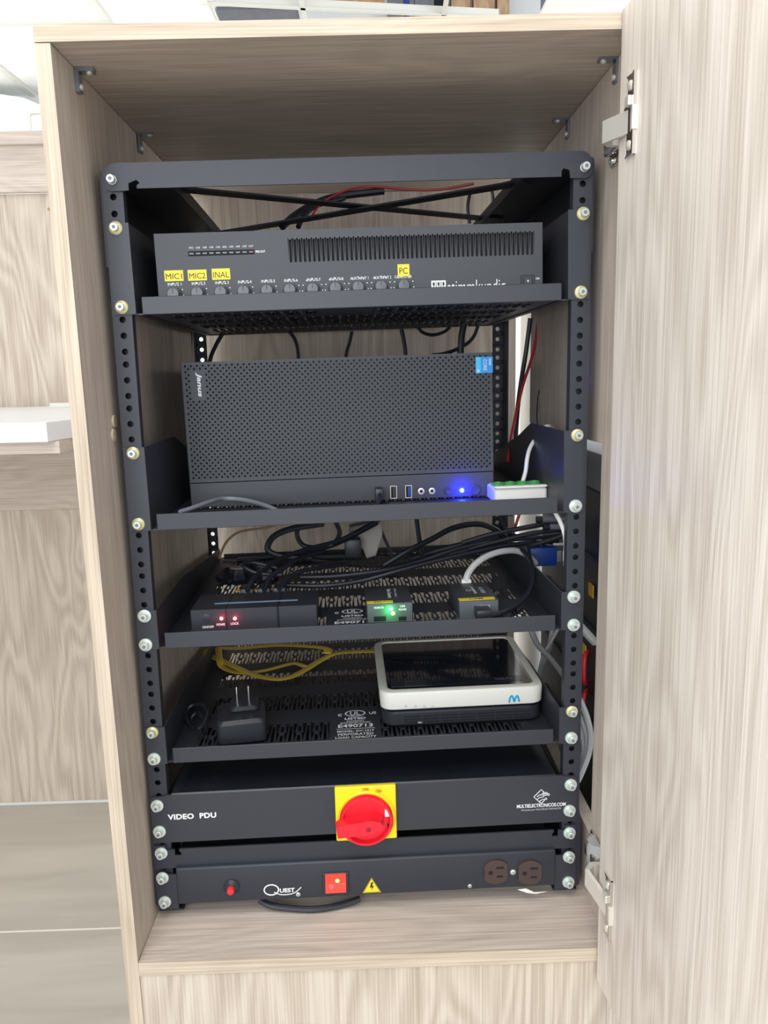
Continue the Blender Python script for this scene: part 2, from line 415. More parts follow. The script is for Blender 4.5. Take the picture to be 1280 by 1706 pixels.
# local: x outwards through the thickness, -y towards the room, z up
door = MB().box(0, 15, -505, -1, -46, 904, .6, 1).build('cabinet_door', 'wood_door', smooth=0)
door.name = 'door'; door.parent = cab; door.matrix_world = DM; door.matrix_parent_inverse = Matrix.Identity(4)
door.matrix_basis = Matrix.Translation((0, .082, -FZ)) @ DM
eb = MB().box(0.2, 14.8, -1, .4, -46, 904).build('edge_band', 'wood_edge', smooth=0); eb.parent = door
def hinge(zc, up, wrapped):
    # cup plate let into the door; s = distance from the hinge edge
    s0, s1 = 16, 34
    mb = MB()
    pl = [(-s0-4, -30), (-s0, -33), (-s1, -33), (-s1, 33), (-s0, 33), (-s0-4, 30), (-s0-4, 14), (-s0+3, 8), (-s0+4, 0), (-s0+3, -8), (-s0-4, -14)]
    pl = [(a-2, zc+b*1.0) for a, b in pl]
    mb.loft([[(-x_, u, v) for u, v in pl] for x_ in (0, 2.2)])
    mb.box(-3.4, 0, -s1-2.6, -s1+.2, zc-33, zc+33)
    p = mb.build('hinge_plate', 'chrome', smooth=0); p.parent = door
    mb = MB()
    for dz in (-24, 24):
        mb = MB(); mb.lathe((-s0-11, zc+dz), 'x', [(4.2, -2), (4.2, -3), (2.6, -4), (.3, -4.2)], 16)
        q = mb.build('hinge_screw', 'nickel'); q.parent = door
    mb = MB(); mb.box(-6, -2, -s0-16, -s0-8, zc+7, zc+15, .5)
    q = mb.build('hinge_tab', 'nickel', smooth=0); q.parent = door
    # arm from the cup to the mounting plate on the side panel (cabinet coordinates)
    a = DM @ Vector((-.003, -.030, zc/1000)); a *= 1000
    z2 = zc+up
    mb = MB()
    prof = [(a.x-1, a.y-8), (a.x+1, a.y+4), (a.x-12, a.y+40), (a.x-4, a.y+52), (a.x+8, a.y+52), (a.x+9, a.y+48), (a.x-1, a.y+45), (a.x-8, a.y+38), (a.x+5, a.y+6), (a.x+4, a.y-8)]
    zb = [zc]*3+[z2]*4+[zc]*3
    zz = [zc-4]*2+[z2]*6+[zc-4]*2
    lo = [(x_, y_, z_-9.5) for (x_, y_), z_ in zip(prof, zz)]; hi = [(x_, y_, z_+9.5) for (x_, y_), z_ in zip(prof, zz)]
    mb.loft([lo, hi])
    arm = cabpart(mb, 'hinge_arm', 'nickel')
    mb = MB()
    xw = 258-(886-z2)*4/896
    mb.box(xw-3, xw, -62, -12, z2-16, z2+16, 1); mb.box(xw-12, xw-3, -58, -20, z2-8, z2+8, 2)
    mb.lathe((-20, z2-11), 'x', [(4, xw-3), (4, xw-5), (2, xw-6), (.2, xw-6.1)], 14); mb.lathe((-20, z2+11), 'x', [(4, xw-3), (4, xw-5), (2, xw-6), (.2, xw-6.1)], 14)
    cabpart(mb, 'hinge_mount', 'chrome', smooth=35)
    if wrapped:
        mb = MB(); rs = random.Random(3); lo_ = []
        for k, (zz_, w2) in enumerate(((z2-34, 9), (z2-26, 15), (z2-14, 17), (z2-2, 15), (z2+10, 18), (z2+18, 12))):
            lo_.append([(xw-2-(5 if a == 0 else 0)-abs(math.cos(R(a*22.5-90)))*0-(12+rs.uniform(-2, 2))*max(0, math.sin(R(a*22.5)))*.9, -38+w2*math.cos(R(a*22.5))+rs.uniform(-1.5, 1.5), zz_+rs.uniform(-1.5, 1.5)) for a in range(16)])
        mb.loft(lo_); cabpart(mb, 'plastic_wrap', mat('crinkled_clear_film', (.45, .44, .43), .22, bump=1.0, bscale=220, var=.4), smooth=35)
hinge(810, -3, False); hinge(60, 8, True)

# ------------------------------------------------------------------ rack
HOLES = []
for u in range(18):
    for d in (6.35, 22.225, 38.1): HOLES.append(800-(u*44.45+d))
LEVELS = {'top': 793.6, 's1a': 749.2, 's1b': 673, 's2a': 527, 's2b': 450.8, 's3a': 349.1, 's3b': 317.4, 's4a': 215.8, 's4b': 184, 'pa': 126.9, 'pb': 95.1, 'bar': 66.6, 'qa': 38, 'qb': 6.2}
rack = Thing('equipment_rack', 'black open-frame equipment rack standing inside the oak cabinet', 'rack', (0, 0, -11))
rl = rack.li
def shift(mb, f):
    for v in mb.b.verts: v.co = f(v.co)
def rackbuild(mb, name, m, smooth=35):
    shift(mb, lambda c: rl @ c); return mb.build(name, m, rack.o, smooth=smooth)
def rail(side, y0, front):
    mb = MB(); sgn = side
    xa, xb = sorted((sgn*241.0, sgn*224.5))
    hx = sgn*233.4
    hz = [h+math.tan(roll_at(h))*hx for h in HOLES]
    top, bot = 803+sgn*3, 1
    edges = [bot]
    s = sorted(hz)
    for a, b in zip(s, s[1:]): edges.append((a+b)/2)
    edges.append(top)
    for z, e0, e1 in zip(s, edges, edges[1:]):
        c = cx_at(z) if front else 0
        xa, xb = sorted((sgn*241.0, sgn*224.5))
        mb.cell(hx-8.2, hx+8.2, z-min(z-e0, e1-z), z+min(z-e0, e1-z), circ(3.3, 12, hx, z), y0, 'y', 1.8)
        m_ = min(z-e0, e1-z)
        for (p, q) in ((e0, z-m_), (z+m_, e1)):
            if q-p > .01: mb.face([(hx-8.2, y0, p), (hx+8.2, y0, p), (hx+8.2, y0, q), (hx-8.2, y0, q)])
    xo = hx+sgn*8.2
    X = sorted((xo, xo+sgn*1.8))
    if front:
        mb.box(X[0], X[1], y0, y0+38, bot, top)
        mb.box(*sorted((hx-sgn*8.2, hx-sgn*9.6)), y0, y0+12, bot, top)
        mb.box(*sorted((hx-sgn*8.2, hx-sgn*1)), y0+12, y0+13.6, bot, top)
        mb.box(*sorted((hx-8.2, hx+8.2)), y0+14, y0+15, bot, top)
    else:
        mb.box(X[0], X[1], y0-38, y0+1.8, bot, top)
    # tiny separating notches between rack units
    for u in range(1, 18):
        z = 800-u*44.45+math.tan(roll_at(800-u*44.45))*hx
        if front: mb.box(hx-6, hx+6, y0-.25, y0, z-.25, z+.25)
    return rackbuild(mb, 'front_rail' if front else 'rear_rail', 'black')
for s_ in (-1, 1): rail(s_, 0, True); rail(s_, 448, False)
# top bar with rounded ends and two keyhole notches, following the lean
def warp(c):
    return Vector((c.x+cx_at(c.z), c.y, c.z+c.x*math.tan(roll_at(c.z))))
def bar(z0, z1, name, notch_top):
    mb = MB()
    nz = 8.5
    out = [(-241, z0+4), (-240, z0+1), (-237, z0)]
    if notch_top:
        out = [(-241, z0), (241, z0), (241, z1-4), (227, z1-4), (227, z1-.5), (221, z1-.5), (221, z1-7), (214, z1-9), (212, z1-5), (216, z1-4), (216, z1), (-214, z1), (-214, z1-4), (-210, z1-5), (-212, z1-9), (-219, z1-7), (-219, z1-.5), (-227, z1-.5), (-227, z1+5), (-241, z1+5)]
        out = [(-241, z0), (241, z0), (241, z1+5), (228, z1+5), (228, z1-.5), (220, z1-.5), (220, z1-8), (213, z1-8), (213, z1-5), (215, z1-3), (215, z1), (-213, z1), (-213, z1-3), (-211, z1-5), (-211, z1-8), (-218, z1-8), (-218, z1-.5), (-228, z1-.5), (-228, z1+5), (-241, z1+5)]
    else:
        out = [(-226, z0-2), (-218, z0-1.5), (-218, z0+5), (-210, z0+8), (-207, z0+5), (-210, z0+3), (-210, z0), (210, z0), (210, z0+5), (212, z0+8), (218, z0+6), (219, z0-1.5), (227, z0-2), (235, z0-2), (238.5, z0-.6), (240.3, z0+1.5), (241, z0+4)]+[(229+12*math.cos(R(k*11.25)), z1-12+12*math.sin(R(k*11.25))) for k in range(9)]+[(-229-12*math.sin(R(k*11.25)), z1-12+12*math.cos(R(k*11.25))) for k in range(9)]+[(-241, z0+4), (-240.3, z0+1.5), (-238.5, z0-.6), (-235, z0-2)]
    mb.prism(out, -3, -.8, 'y')
    if not notch_top: mb.box(-232, 232, -1, 50, z1-2, z1)
    else: mb.box(-213, 213, -1, 40, z0+.5, z0+2)
    shift(mb, warp)
    return rackbuild(mb, name, 'black')
bar(784.5, 808.5, 'top_bar', False); bar(51, 74.5, 'bottom_bar', True)
for s_ in (-1, 1):
    for (za, zb) in ((706, 800), (-6, 92)):
        mb = MB(); X = sorted((s_*243.2, s_*246.4))
        pts = [(4, za+6), (10, za), (444, za), (450, za+6), (450, zb), (444, zb+6), (12, zb+6), (6, zb+2), (4, zb-4)] if za > 100 else [(2, za+8), (10, za), (444, za), (450, za+6), (450, zb), (10, zb), (2, zb-6)]
        mb.prism(pts, X[0], X[1], 'x')
        shift(mb, lambda c: Vector((c.x, c.y, c.z+c.x*math.tan(roll_at(c.z)))))
        rackbuild(mb, 'side_frame', 'black')
    mb = MB(); X = sorted((s_*243, s_*(176 if s_ < 0 else 180)))
    z = 800+s_*3.4; mb.box(X[0], X[1], 2, 450, z-1, z+1); mb.box(*sorted((s_*176, s_*178)), 2, 450, z-12, z)
    rackbuild(mb, 'top_flange', 'black')
    mb = MB(); X = sorted((s_*243, s_*215)); mb.box(X[0], X[1], 2, 450, -6, -4); rackbuild(mb, 'bottom_flange', 'black')
mb = MB(); mb.box(-241, 241, 446, 449, 770, 806); rackbuild(mb, 'rear_bar', 'black')
for (x0, y0, x1, y1) in ((-200, 50, 205, 290), (-190, 322, 190, 58)):
    mb = MB(); d_ = Vector((x1-x0, y1-y0, 0)).normalized(); n_ = Vector((-d_.y, d_.x, 0))*11
    a, b = Vector((x0, y0, 796 if y0 < 100 else 793)), Vector((x1, y1, 796 if y0 < 100 else 793))
    a.z += a.x*.015; b.z += b.x*.015
    q = [a-n_, b-n_, b+n_, a+n_]
    mb.loft([[tuple(p) for p in q], [(p.x, p.y, p.z+2) for p in q]])
    rackbuild(mb, 'cross_brace', 'black')

_bolt = {}
def bolt(parent, p, kind):
    # kind: 'brass' cup washer, 'zinc' flat washer, 'small' no washer; p = local point on the ear
    x, y, z = p
    if kind not in _bolt:
        mb = MB()
        if kind == 'zinc': mb.lathe((0, 0), 'y', [(7.1, 0), (7.0, -1.4), (4.6, -1.7)], 28)
        elif kind == 'brass': mb.lathe((0, 0), 'y', [(6.7, 0), (6.4, -1.6), (5.0, -2.8), (4.4, -2.0)], 28)
        else: mb.lathe((0, 0), 'y', [(4.4, 0), (4.4, -1)], 24)
        wsh = mb.build('washer', 'brass' if kind == 'brass' else 'zinc'); 
        mb = MB(); mb.lathe((0, 0), 'y', [(4.0, -1), (4.0, -7.4), (3.5, -8)], 24)
        hx_ = circ(2.0, 6)
        hd = mb.build('bolt', 'zinc')
        mb = MB(); mb.prism(circ(2.0, 6), -8.3, -7.6, 'y'); ring = None
        sk = mb.build('socket', 'grey', smooth=0)
        _bolt[kind] = (hd.data, wsh.data, sk.data)
        for q in (hd, wsh, sk): bpy.data.objects.remove(q)
    h, w_, sk = _bolt[kind]
    o = bpy.data.objects.new('bolt', h); C.objects.link(o); o.parent = parent; o.location = Vector((x, y, z))*.001
    a = bpy.data.objects.new('washer', w_); C.objects.link(a); a.parent = o
    a = bpy.data.objects.new('hex_socket', sk); C.objects.link(a); a.parent = o
    return o
for px, py, ly in ((187, 300, -3), (974, 279, -3)): bolt(rack.o, rack.f(px, py, ly), 'small')
for px, py, ly in ((269, 1421, -3), (949, 1387, -3)): bolt(rack.o, rack.f(px, py, ly), 'zinc')

# ------------------------------------------------------------------ shelves
def stadium(w_, h_, cx, cy, n=4):
    r = w_/2-.01; return rrect(w_, h_, r, n, cx, cy)
def shelf(units, zb, kinds, label, screws, print_ul):
    rl_ = roll_at(zb+20*units)
    t = Thing('rack_shelf', label, 'shelf', (cx_at(zb), 0, zb), rl_, 'vented shelves bolted into the rack')
    H = 44.45*units
    D = 432
    # tray with slots
    mb = MB()
    TX0, TX1 = -213.5, 213.5; pitch = 10.3
    rows = [(34, 84), (122, 172), (205, 255), (298, 348), (372, 412)]
    y = 3
    ncol = int((TX1-TX0-30)/pitch); x0 = -ncol*pitch/2
    prev = 3
    for (ya, yb) in rows:
        mb.face([(TX0, prev, 1.5), (TX1, prev, 1.5), (TX1, ya, 1.5), (TX0, ya, 1.5)]); prev = yb
        mb.face([(TX0, ya, 1.5), (x0, ya, 1.5), (x0, yb, 1.5), (TX0, yb, 1.5)])
        mb.face([(x0+ncol*pitch, ya, 1.5), (TX1, ya, 1.5), (TX1, yb, 1.5), (x0+ncol*pitch, yb, 1.5)])
        for c in range(ncol):
            a, b = x0+c*pitch, x0+(c+1)*pitch
            ym = (ya+yb)/2
            skip = (ya < 100 and (-40 < (a+b)/2 < 24))
            if skip: mb.face([(a, ya, 1.5), (b, ya, 1.5), (b, yb, 1.5), (a, yb, 1.5)]); continue
            if c % 2 == 0:
                mb.cell(a, b, ya, yb, stadium(3.6, yb-ya-5, (a+b)/2, ym), 1.5, 'z', -1.5)
            else:
                mb.cell(a, b, ya, ym, stadium(3.6, ym-ya-6, (a+b)/2, (ya+ym)/2), 1.5, 'z', -1.5)
                mb.cell(a, b, ym, yb, stadium(3.6, yb-ym-6, (a+b)/2, (yb+ym)/2), 1.5, 'z', -1.5)
    mb.face([(TX0, prev, 1.5), (TX1, prev, 1.5), (TX1, D, 1.5), (TX0, D, 1.5)])
    mb.box(TX0, TX1, D-1.5, D, 0, 7)
    for s_ in (-1, 1): mb.box(*sorted((s_*213.5, s_*221)), 3, D, 0, 1.5)
    mb.build('tray', 'tray_steel', t.o, smooth=0)
    mb = MB()                                       # front lip
    mb.box(-213.5, 213.5, 0, 1.8, 0, 17.5, .5, 1); mb.box(-213.5, 213.5, 1.2, 5, .0, 1.5)
    mb.build('front_lip', 'black2', t.o, smooth=0)
    for s_ in (-1, 1):
        mb = MB()
        if units == 2: pts = [(0, 0), (0, H-1), (150, H-1), (215, H-20), (430, 20), (432, 0)]
        else: pts = [(0, 0), (0, H-1), (150, H-2), (432, 16), (432, 0)]
        mb.prism(pts, *sorted((s_*219.5, s_*221.3)), 'x')
        mb.prism([(s_*241.3, .4), (s_*241.3, H-.4), (s_*219.5, H-.4), (s_*219.5, 2), (s_*222, .4)], -1.8, 0, 'y')
        mb.build('side_bracket', 'black2', t.o, smooth=0)
    for (px, py), k in zip(screws, kinds): bolt(t.o, t.f(px, py, -1.8), k)
    if print_ul:
        z = 1.6; X = -28 if print_ul == 2 else -48
        YS = (lambda y: 39+(y-17)*.82) if print_ul == 2 else (lambda y: y+4)
        def tl(s, x, y, wd, ht, off=0): return txt(s, wd, ht, 'printed_text', 'ink', t.o, (x, YS(y), z), (0, 0, 0), offset=off)
        cx = -10; 
        mb = MB()
        lp = lambda a, b: [(cx+a*math.cos(q*math.pi/16), YS(98)+b*.85*math.sin(q*math.pi/16)) for q in range(32)]
        o_, i_ = lp(13, 11), lp(11, 9)
        for q in range(32):
            r_ = (q+1) % 32; mb.face([(*o_[q], z), (*o_[r_], z), (*i_[r_], z), (*i_[q], z)])
        mb.build('printed_mark', 'ink', t.o, smooth=0)
        tl('UL', cx, 98, 13, 11, .02); tl('c', cx-19, 94, 5, 7, .01); tl('US', cx+22, 97, 9, 7, .02)
        tl('LISTED', cx, 80, 26, 6, .03); tl('ACCESSORY', cx, 71, 22, 3.6); tl('ENCLOSURE SYSTEM', cx, 65, 36, 3.6)
        tl('E490713', cx, 55, 42, 9, .02); tl('MODEL: DV-1017', cx, 37, 44, 5, .01)
        mb = MB(); mb.face([(cx-23, YS(44.5), z), (cx+23, YS(44.5), z), (cx+23, YS(45.7), z), (cx-23, YS(45.7), z)]); mb.build('printed_line', 'ink', t.o, smooth=0)
        tl('PERFORATED', cx, 27, 42, 5.5); tl('LOAD CAPACITY', cx, 17, 48, 5.5)
    return t
SH1 = shelf(2, 664.6, ('brass', 'brass', 'brass', 'brass'), 'two-unit black shelf holding the amplifier, topmost in the rack', [(193, 380), (203, 512), (972, 356), (968, 487)], 0)
SH2 = shelf(2, 442.6, ('brass', 'brass', 'brass', 'zinc'), 'two-unit black shelf carrying the desktop computer', [(222, 755), (231, 873), (962, 725), (959, 843)], 0)
SH3 = shelf(1, 311.6, ('zinc',)*4, 'black perforated shelf with the small converters and switch box on it', [(241, 1026), (243, 1074), (956, 994), (956, 1041)], 1)
SH4 = shelf(1, 178.0, ('brass', 'zinc', 'brass', 'zinc'), 'black perforated shelf with the white router and yellow cable on it', [(254, 1220), (257, 1264), (953, 1185), (952, 1229)], 2)

# ------------------------------------------------------------------ amplifier
YA = 30
A = Thing('amplifier', 'charcoal mixing amplifier with knobs, vent slots and yellow labels on the top shelf', 'amplifier', (0, YA, 666.5), roll_at(710))
tl_, tr_ = A.f(256, 391, YA), A.f(904, 369, YA)
ax0, ax1, at_ = tl_.x, tr_.x, (tl_.z+tr_.z)/2
v0, v1 = A.f(481, 399, YA), A.f(889, 424, YA)
va = (A.f(481, 438, YA).z+A.f(889, 424, YA).z)/2; vb = (A.f(481, 399, YA).z+A.f(889, 386, YA).z)/2
n = 53; vx0, vx1 = v0.x-1, v1.x+1
mb = MB()
P_ = (vx1-vx0)/n
for k in range(n):
    a, b = vx0+k*P_, vx0+(k+1)*P_
    mb.cell(a, b, va-1, vb+1, stadium(P_*.54, vb-va, (a+b)/2, (va+vb)/2), 0, 'y', 3)
for (a, b, c, d_) in ((ax0, vx0, 3, at_), (vx1, ax1, 3, at_), (vx0, vx1, 3, va-1), (vx0, vx1, vb+1, at_)):
    mb.face([(a, 0, c), (b, 0, c), (b, 0, d_), (a, 0, d_)])
mb.build('front_panel', 'amp', A.o, smooth=0)
MB().box(vx0-2, vx1+2, 3.2, 4.2, va-4, vb+3).build('vent_shade_sheet', 'dark', A.o, smooth=0)  # added near-black sheet; its colour stands in for the shade inside the slots
mb = MB(); mb.box(ax0, ax1, .3, 2.6, at_-1, at_); mb.box(ax0, ax0+1, .3, 3, 3, at_); mb.box(ax1-1, ax1, .3, 3, 3, at_)
mb.box(ax0+1, ax1-1, 9, 320, 3, at_-2)
mb.build('casing', 'plastic', A.o, smooth=0)
for sx in (-150, 150):
    for y in (30, 290): MB().cyl((sx, y), 'z', 9, -.5, 3.2).build('foot', 'rubber', A.o)
kx = [289, 329, 368, 406, 445, 483, 521, 559, 597, 635, 673]
for i, x in enumerate(kx):
    yb = 490-(x-289)*14/384
    c = A.f(x, yb, YA-8)
    mb = MB(); mb.lathe((c.x, c.z), 'y', [(7.6, 0), (7.4, -5), (6.6, -10), (5.6, -11.5), (.3, -11.8)], 28)
    kb = mb.build('knob', 'knob', A.o)
    mb = MB(); mb.box(c.x-.4, c.x+.4, -12.2, -11.5, c.z+1, c.z+5.6); mb.build('pointer', 'plastic', kb, smooth=0)
    mb = MB()
    c = A.f(x, yb, YA)
    sk = 1 if i < 6 else 0
    for a in (range(-2, 4) if i < 6 else range(-3, 4)):
        an = R(90-a*33+0); rr = 10.6
        if i < 6 and a < 0: continue
        mb.cyl((c.x+rr*math.sin(R(a*33)), c.z+rr*math.cos(R(a*33))), 'y', .62, -.1, 0, 8)
    mb.build('dial_marks', 'ink', A.o)
    lab = ['INPUT 1', 'INPUT 2', 'INPUT 3', 'INPUT 4', 'INPUT 5', 'INPUT 6', 'INPUT 7', 'INPUT 8', 'AUX INPUT 1', 'AUX INPUT 2', 'COMPUTER'][i]
    lx = A.f(x+2 if i < 10 else 672, 473.5-(x-289)*12.5/384, YA)
    wpx = 13 if i < 8 else (19 if i < 10 else 18)
    txt(lab, (19.0 if i < 10 else 18) if i > 7 else 14.0, 2.9, 'printed_label', 'ink', A.o, (lx.x, -.12, lx.z), offset=.005)
for s_, x0, x1, y0, y1 in (('MIC1', 275, 305, 450, 469), ('MIC2', 314, 344, 449, 468), ('INAL', 354, 383, 447, 466.5), ('PC', 663, 682, 440, 460.5)):
    a, b = A.f(x0, y1, YA), A.f(x1, y0, YA)
    mb = MB(); mb.box(a.x, b.x, -.5, -.13, a.z, b.z)
    st = mb.build('name_sticker', 'yellow', A.o, smooth=0); st['label'] = 'yellow sticker reading '+s_
    txt(s_, (b.x-a.x)*.86 if s_ != 'PC' else (b.x-a.x)*.72, (b.z-a.z)*.52, 'printed_text', 'blackink', st, ((a.x+b.x)/2, -.55, (a.z+b.z)/2-.6))
a, b = A.f(314, 427, YA), A.f(424, 415.5, YA)
mb = MB(); mb.box(a.x, b.x, -.4, .4, a.z, b.z, .2, 1); mt = mb.build('level_meter', 'dark', A.o, smooth=0)
for k in range(10):
    w_ = (b.x-a.x)/10
    mb = MB(); mb.box(a.x+w_*k+1.1, a.x+w_*(k+1)-1.1, -.7, -.3, a.z+1.6, b.z-1.6, .2, 1)
    mb.build('indicator', 'grey' if k < 9 else mat('clip_lamp', (.30, .08, .10), .4), mt, smooth=0)
    txt(['SIG', '-24dB', '-18dB', '-14dB', '-10dB', '-8dB', '-6dB', '-4dB', '-2dB', 'CLIP'][k], 4.6, 1.9, 'printed_label', 'inkgrey', A.o, (a.x+w_*(k+.5), -.12, b.z+3.5), offset=.02)
c = A.f(434, 419, YA); txt('PRE-OUT', 10, 2.2, 'printed_label', 'ink', A.o, (c.x, -.12, c.z), offset=.02)
a, b = A.f(719, 480, YA), A.f(743, 467, YA)
mb = MB(); mb.box(a.x, b.x, -.15, 0, a.z-8, b.z); lg = mb.build('logo_block', 'ink', A.o, smooth=0)
for k in range(1, 6):
    x = a.x+(b.x-a.x)*k/6; mb = MB(); mb.box(x-.35, x+.35, -.3, -.1, a.z-8, b.z-1.2)
    if k % 2: mb.box(x-1.1, x+1.1, -.3, -.1, b.z-5, b.z-2)
    mb.build('key_line', 'amp', lg, smooth=0)
a, b = A.f(746, 490, YA), A.f(842, 465, YA)
txt('stimmkundig', b.x-a.x, 17.5, 'printed_logo', 'ink', A.o, ((a.x+b.x)/2, -.12, A.f(794, 466, YA).z-8.8), offset=-.008)
a, b = A.f(868, 478, YA), A.f(890, 458, YA)
mb = MB(); mb.box(a.x, b.x, -2, 0, a.z, b.z, .5, 1); ps = mb.build('power_switch', 'plastic', A.o, smooth=0)
mb = MB(); mb.box(a.x+2.5, b.x-2.5, -4, -1.8, a.z+1, b.z-2.5, .8, 1); mb.build('rocker', 'pc', ps, smooth=0)
c = A.f(880, 468, YA-4); MB().cyl((c.x, c.z), 'y', .9, -4.3, -3.9, 12).build('dot', 'ink', ps)
c = A.f(896, 464, YA); txt('ON', 4, 2, 'printed_label', 'ink', A.o, (c.x, -.12, c.z), offset=.02)

# ------------------------------------------------------------------ desktop computer lying on its side
YP = 118
T = Thing('desktop_computer', 'graphite desktop computer lying on its side with a perforated front and blue power light', 'computer', (-20, YP, 444.1-20*math.tan(roll_at(480))), roll_at(480))
q = [T.f(301, 602, YP), T.f(824, 589, YP), T.f(820, 832, YP), T.f(318, 842, YP)]
x0, x1 = (q[0].x+q[3].x)/2, (q[1].x+q[2].x)/2; zt = (q[0].z+q[1].z)/2
zs = (T.f(318, 801, YP).z+T.f(822, 788, YP).z)/2
mb = MB(); g0, g1, h0, h1 = x0+3.5, x1-3.0, zs+4, zt-2.5
nx, nz = 106, 39
px_, pz_ = (g1-g0)/nx, (h1-h0)/nz
j0 = T.f(322, 666, YP); j1 = T.f(342, 616, YP)
for i in range(nx):
    for k in range(nz):
        a, b, c, d_ = g0+i*px_, g0+(i+1)*px_, h0+k*pz_, h0+(k+1)*pz_
        cx, cz = (a+b)/2, (c+d_)/2
        if j0.x < cx < j1.x and j0.z < cz < j1.z:
            mb.face([(a, 0, c), (b, 0, c), (b, 0, d_), (a, 0, d_)]); continue
        deep = (i+k*1) % 2 == 0
        r = 1.12 if deep else .95
        mb.cell(a, b, c, d_, [(cx-r, cz-r), (cx+r, cz-r), (cx+r, cz+r), (cx-r, cz+r)], 0, 'y', 7 if deep else .7, bottom=True)
for (a, b, c, d_) in ((x0, g0, zs, zt), (g1, x1, zs, zt), (g0, g1, zs, h0), (g0, g1, h1, zt)):
    mb.face([(a, 0, c), (b, 0, c), (b, 0, d_), (a, 0, d_)])
mb.build('grille', 'pc', T.o, smooth=0)
mb = MB(); mb.box(x0, x1, 0, 30, 2, zs-1, 1.0); mb.box(x0+.4, x1-.4, 8, 30, zs-2, zt-.3); mb.box(x0, x0+.8, 0, 12, zs-1, zt); mb.box(x1-.8, x1, 0, 12, zs-1, zt); mb.box(x0, x1, 0.1, 12, zt-.5, zt)
mb.build('front_bezel', 'pc', T.o, smooth=0)
mb = MB(); mb.box(x0+4, x1-4, 30, 330, 2, zt-4, 1.5); mb.build('chassis', 'plastic', T.o, smooth=0)
for xx in (x0+30, x1-30):
    for yy in (30, 300): MB().cyl((xx, yy), 'z', 8, 0, 2.5).build('foot', 'rubber', T.o)
txt('Janus', 28.5, 7.0, 'printed_logo', 'ink', T.o, ((T.f(332, 641, YP)).x, -.1, T.f(332, 641, YP).z), (90, 90, 0), shear=.25, offset=.03)
a, b = T.f(793, 622, YP), T.f(821, 594, YP)
mb = MB(); mb.box(a.x, b.x, -.4, -.1, a.z, b.z); st = mb.build('badge_sticker', 'bluesticker', T.o, smooth=0); st['label'] = 'blue processor sticker'
mb = MB(); mb.box(a.x, a.x+6, -.45, -.35, a.z, b.z); mb.build('sticker_band', mat('sticker_light_blue', (.05, .5, .85), .35), st, smooth=0)
cxs, czs = (a.x+b.x)/2, (a.z+b.z)/2
txt('CORE', 13, 4, 'printed_text', 'ink', st, (cxs+1.0, -.5, czs), (90, 90, 0)); txt('intel', 7.5, 3, 'printed_text', 'ink', st, (b.x-3, -.5, czs+3.5), (90, 90, 0), offset=.02)
txt('i5', 3, 2.5, 'printed_text', 'ink', st, (a.x+3, -.5, a.z+3), (90, 90, 0), offset=.02)
def port(px, py, w_, h_, m, inner):
    c = T.f(px, py, YP)
    mb = MB(); o_ = [(c.x+a*w_/2, c.z+b*h_/2) for a, b in ((-1, -1), (1, -1), (1, 1), (-1, 1))]; i_ = [(c.x+a*(w_/2-.7), c.z+b*(h_/2-.7)) for a, b in ((-1, -1), (1, -1), (1, 1), (-1, 1))]
    mb.loft([[(u, .2, v) for u, v in o_], [(u, -.5, v) for u, v in o_], [(u, -.5, v) for u, v in i_], [(u, -.1, v) for u, v in i_]])
    p = mb.build('usb_port', 'nickel', T.o, smooth=0)
    mb = MB(); mb.box(c.x-w_/2+.8, c.x+w_/2-.8, -.35, .1, c.z-h_/2+.8, c.z+h_/2-.8); k_ = mb.build('port_cavity', 'dark', p, smooth=0)
    mb = MB(); mb.box(c.x-w_*.1, c.x+w_*.3, -.5, -.2, c.z-h_/2+1.6, c.z+h_/2-1.6); mb.build('port_tongue', inner, p, smooth=0)
port(656, 820, 8, 15.5, 'nickel', 'plastic'); port(681, 819, 8, 15.5, 'nickel', 'blue')
for px, py in ((702, 818.5), (720, 818)):
    c = T.f(px, py, YP); mb = MB(); mb.lathe((c.x, c.z), 'y', [(3.9, .2), (3.9, -.5), (2.9, -.7), (2.6, -.2)], 24); p = mb.build('audio_jack', 'nickel', T.o)
    MB().cyl((c.x, c.z), 'y', 1.8, -.8, .1, 16).build('jack_hole', 'dark', p)
for px, py, r_ in ((747, 818, 4.6), (792, 816, 6.6)):
    c = T.f(px, py, YP); mb = MB(); mb.lathe((c.x, c.z), 'y', [(r_, .5), (r_, -.6), (r_*.85, -1.2), (r_*.6, -.9), (.3, -.8)], 28); mb.build('push_button', 'pc', T.o)
c = T.f(770, 817, YP); MB().lathe((c.x, c.z), 'y', [(2.1, .2), (2.0, -.8), (1.2, -1.6), (.2, -1.8)], 16).build('power_light', 'blueled', T.o)
lamp('power_light_glow', T.o, (c.x, -10, c.z), .10, (.005, .01, 1), .002)

# ------------------------------------------------------------------ white socket strip beside the computer
SB = Thing('socket_strip', 'small white strip with four green sockets beside the computer', 'power strip', (188, 92, 444.2+188*math.tan(roll_at(450))), roll_at(450))
mb = MB(); mb.prism(rrect(62, 54, 5, 4), 0, 18, 'z', 2.2); mb.prism(rrect(62, 12, 4, 3, 0, -24), 18, 20.5, 'z', 1.2)
mb.build('casing', 'white', SB.o)
for k in range(4):
    x = -22+k*14.6
    mb = MB(); mb.lathe((x, 2), 'z', [(7, 17), (7, 20.5), (6, 21.6), (4.6, 19.4), (.3, 19)], 24); sk = mb.build('socket', 'green', SB.o)
    mb = MB(); mb.box(x-3, x-1.4, 1, 3, 19, 19.8); mb.box(x+1.4, x+3, 1, 3, 19, 19.8); mb.box(x-1, x+1, -2.5, -1, 19, 19.8); mb.build('contact_slot', 'dark', sk, smooth=0)

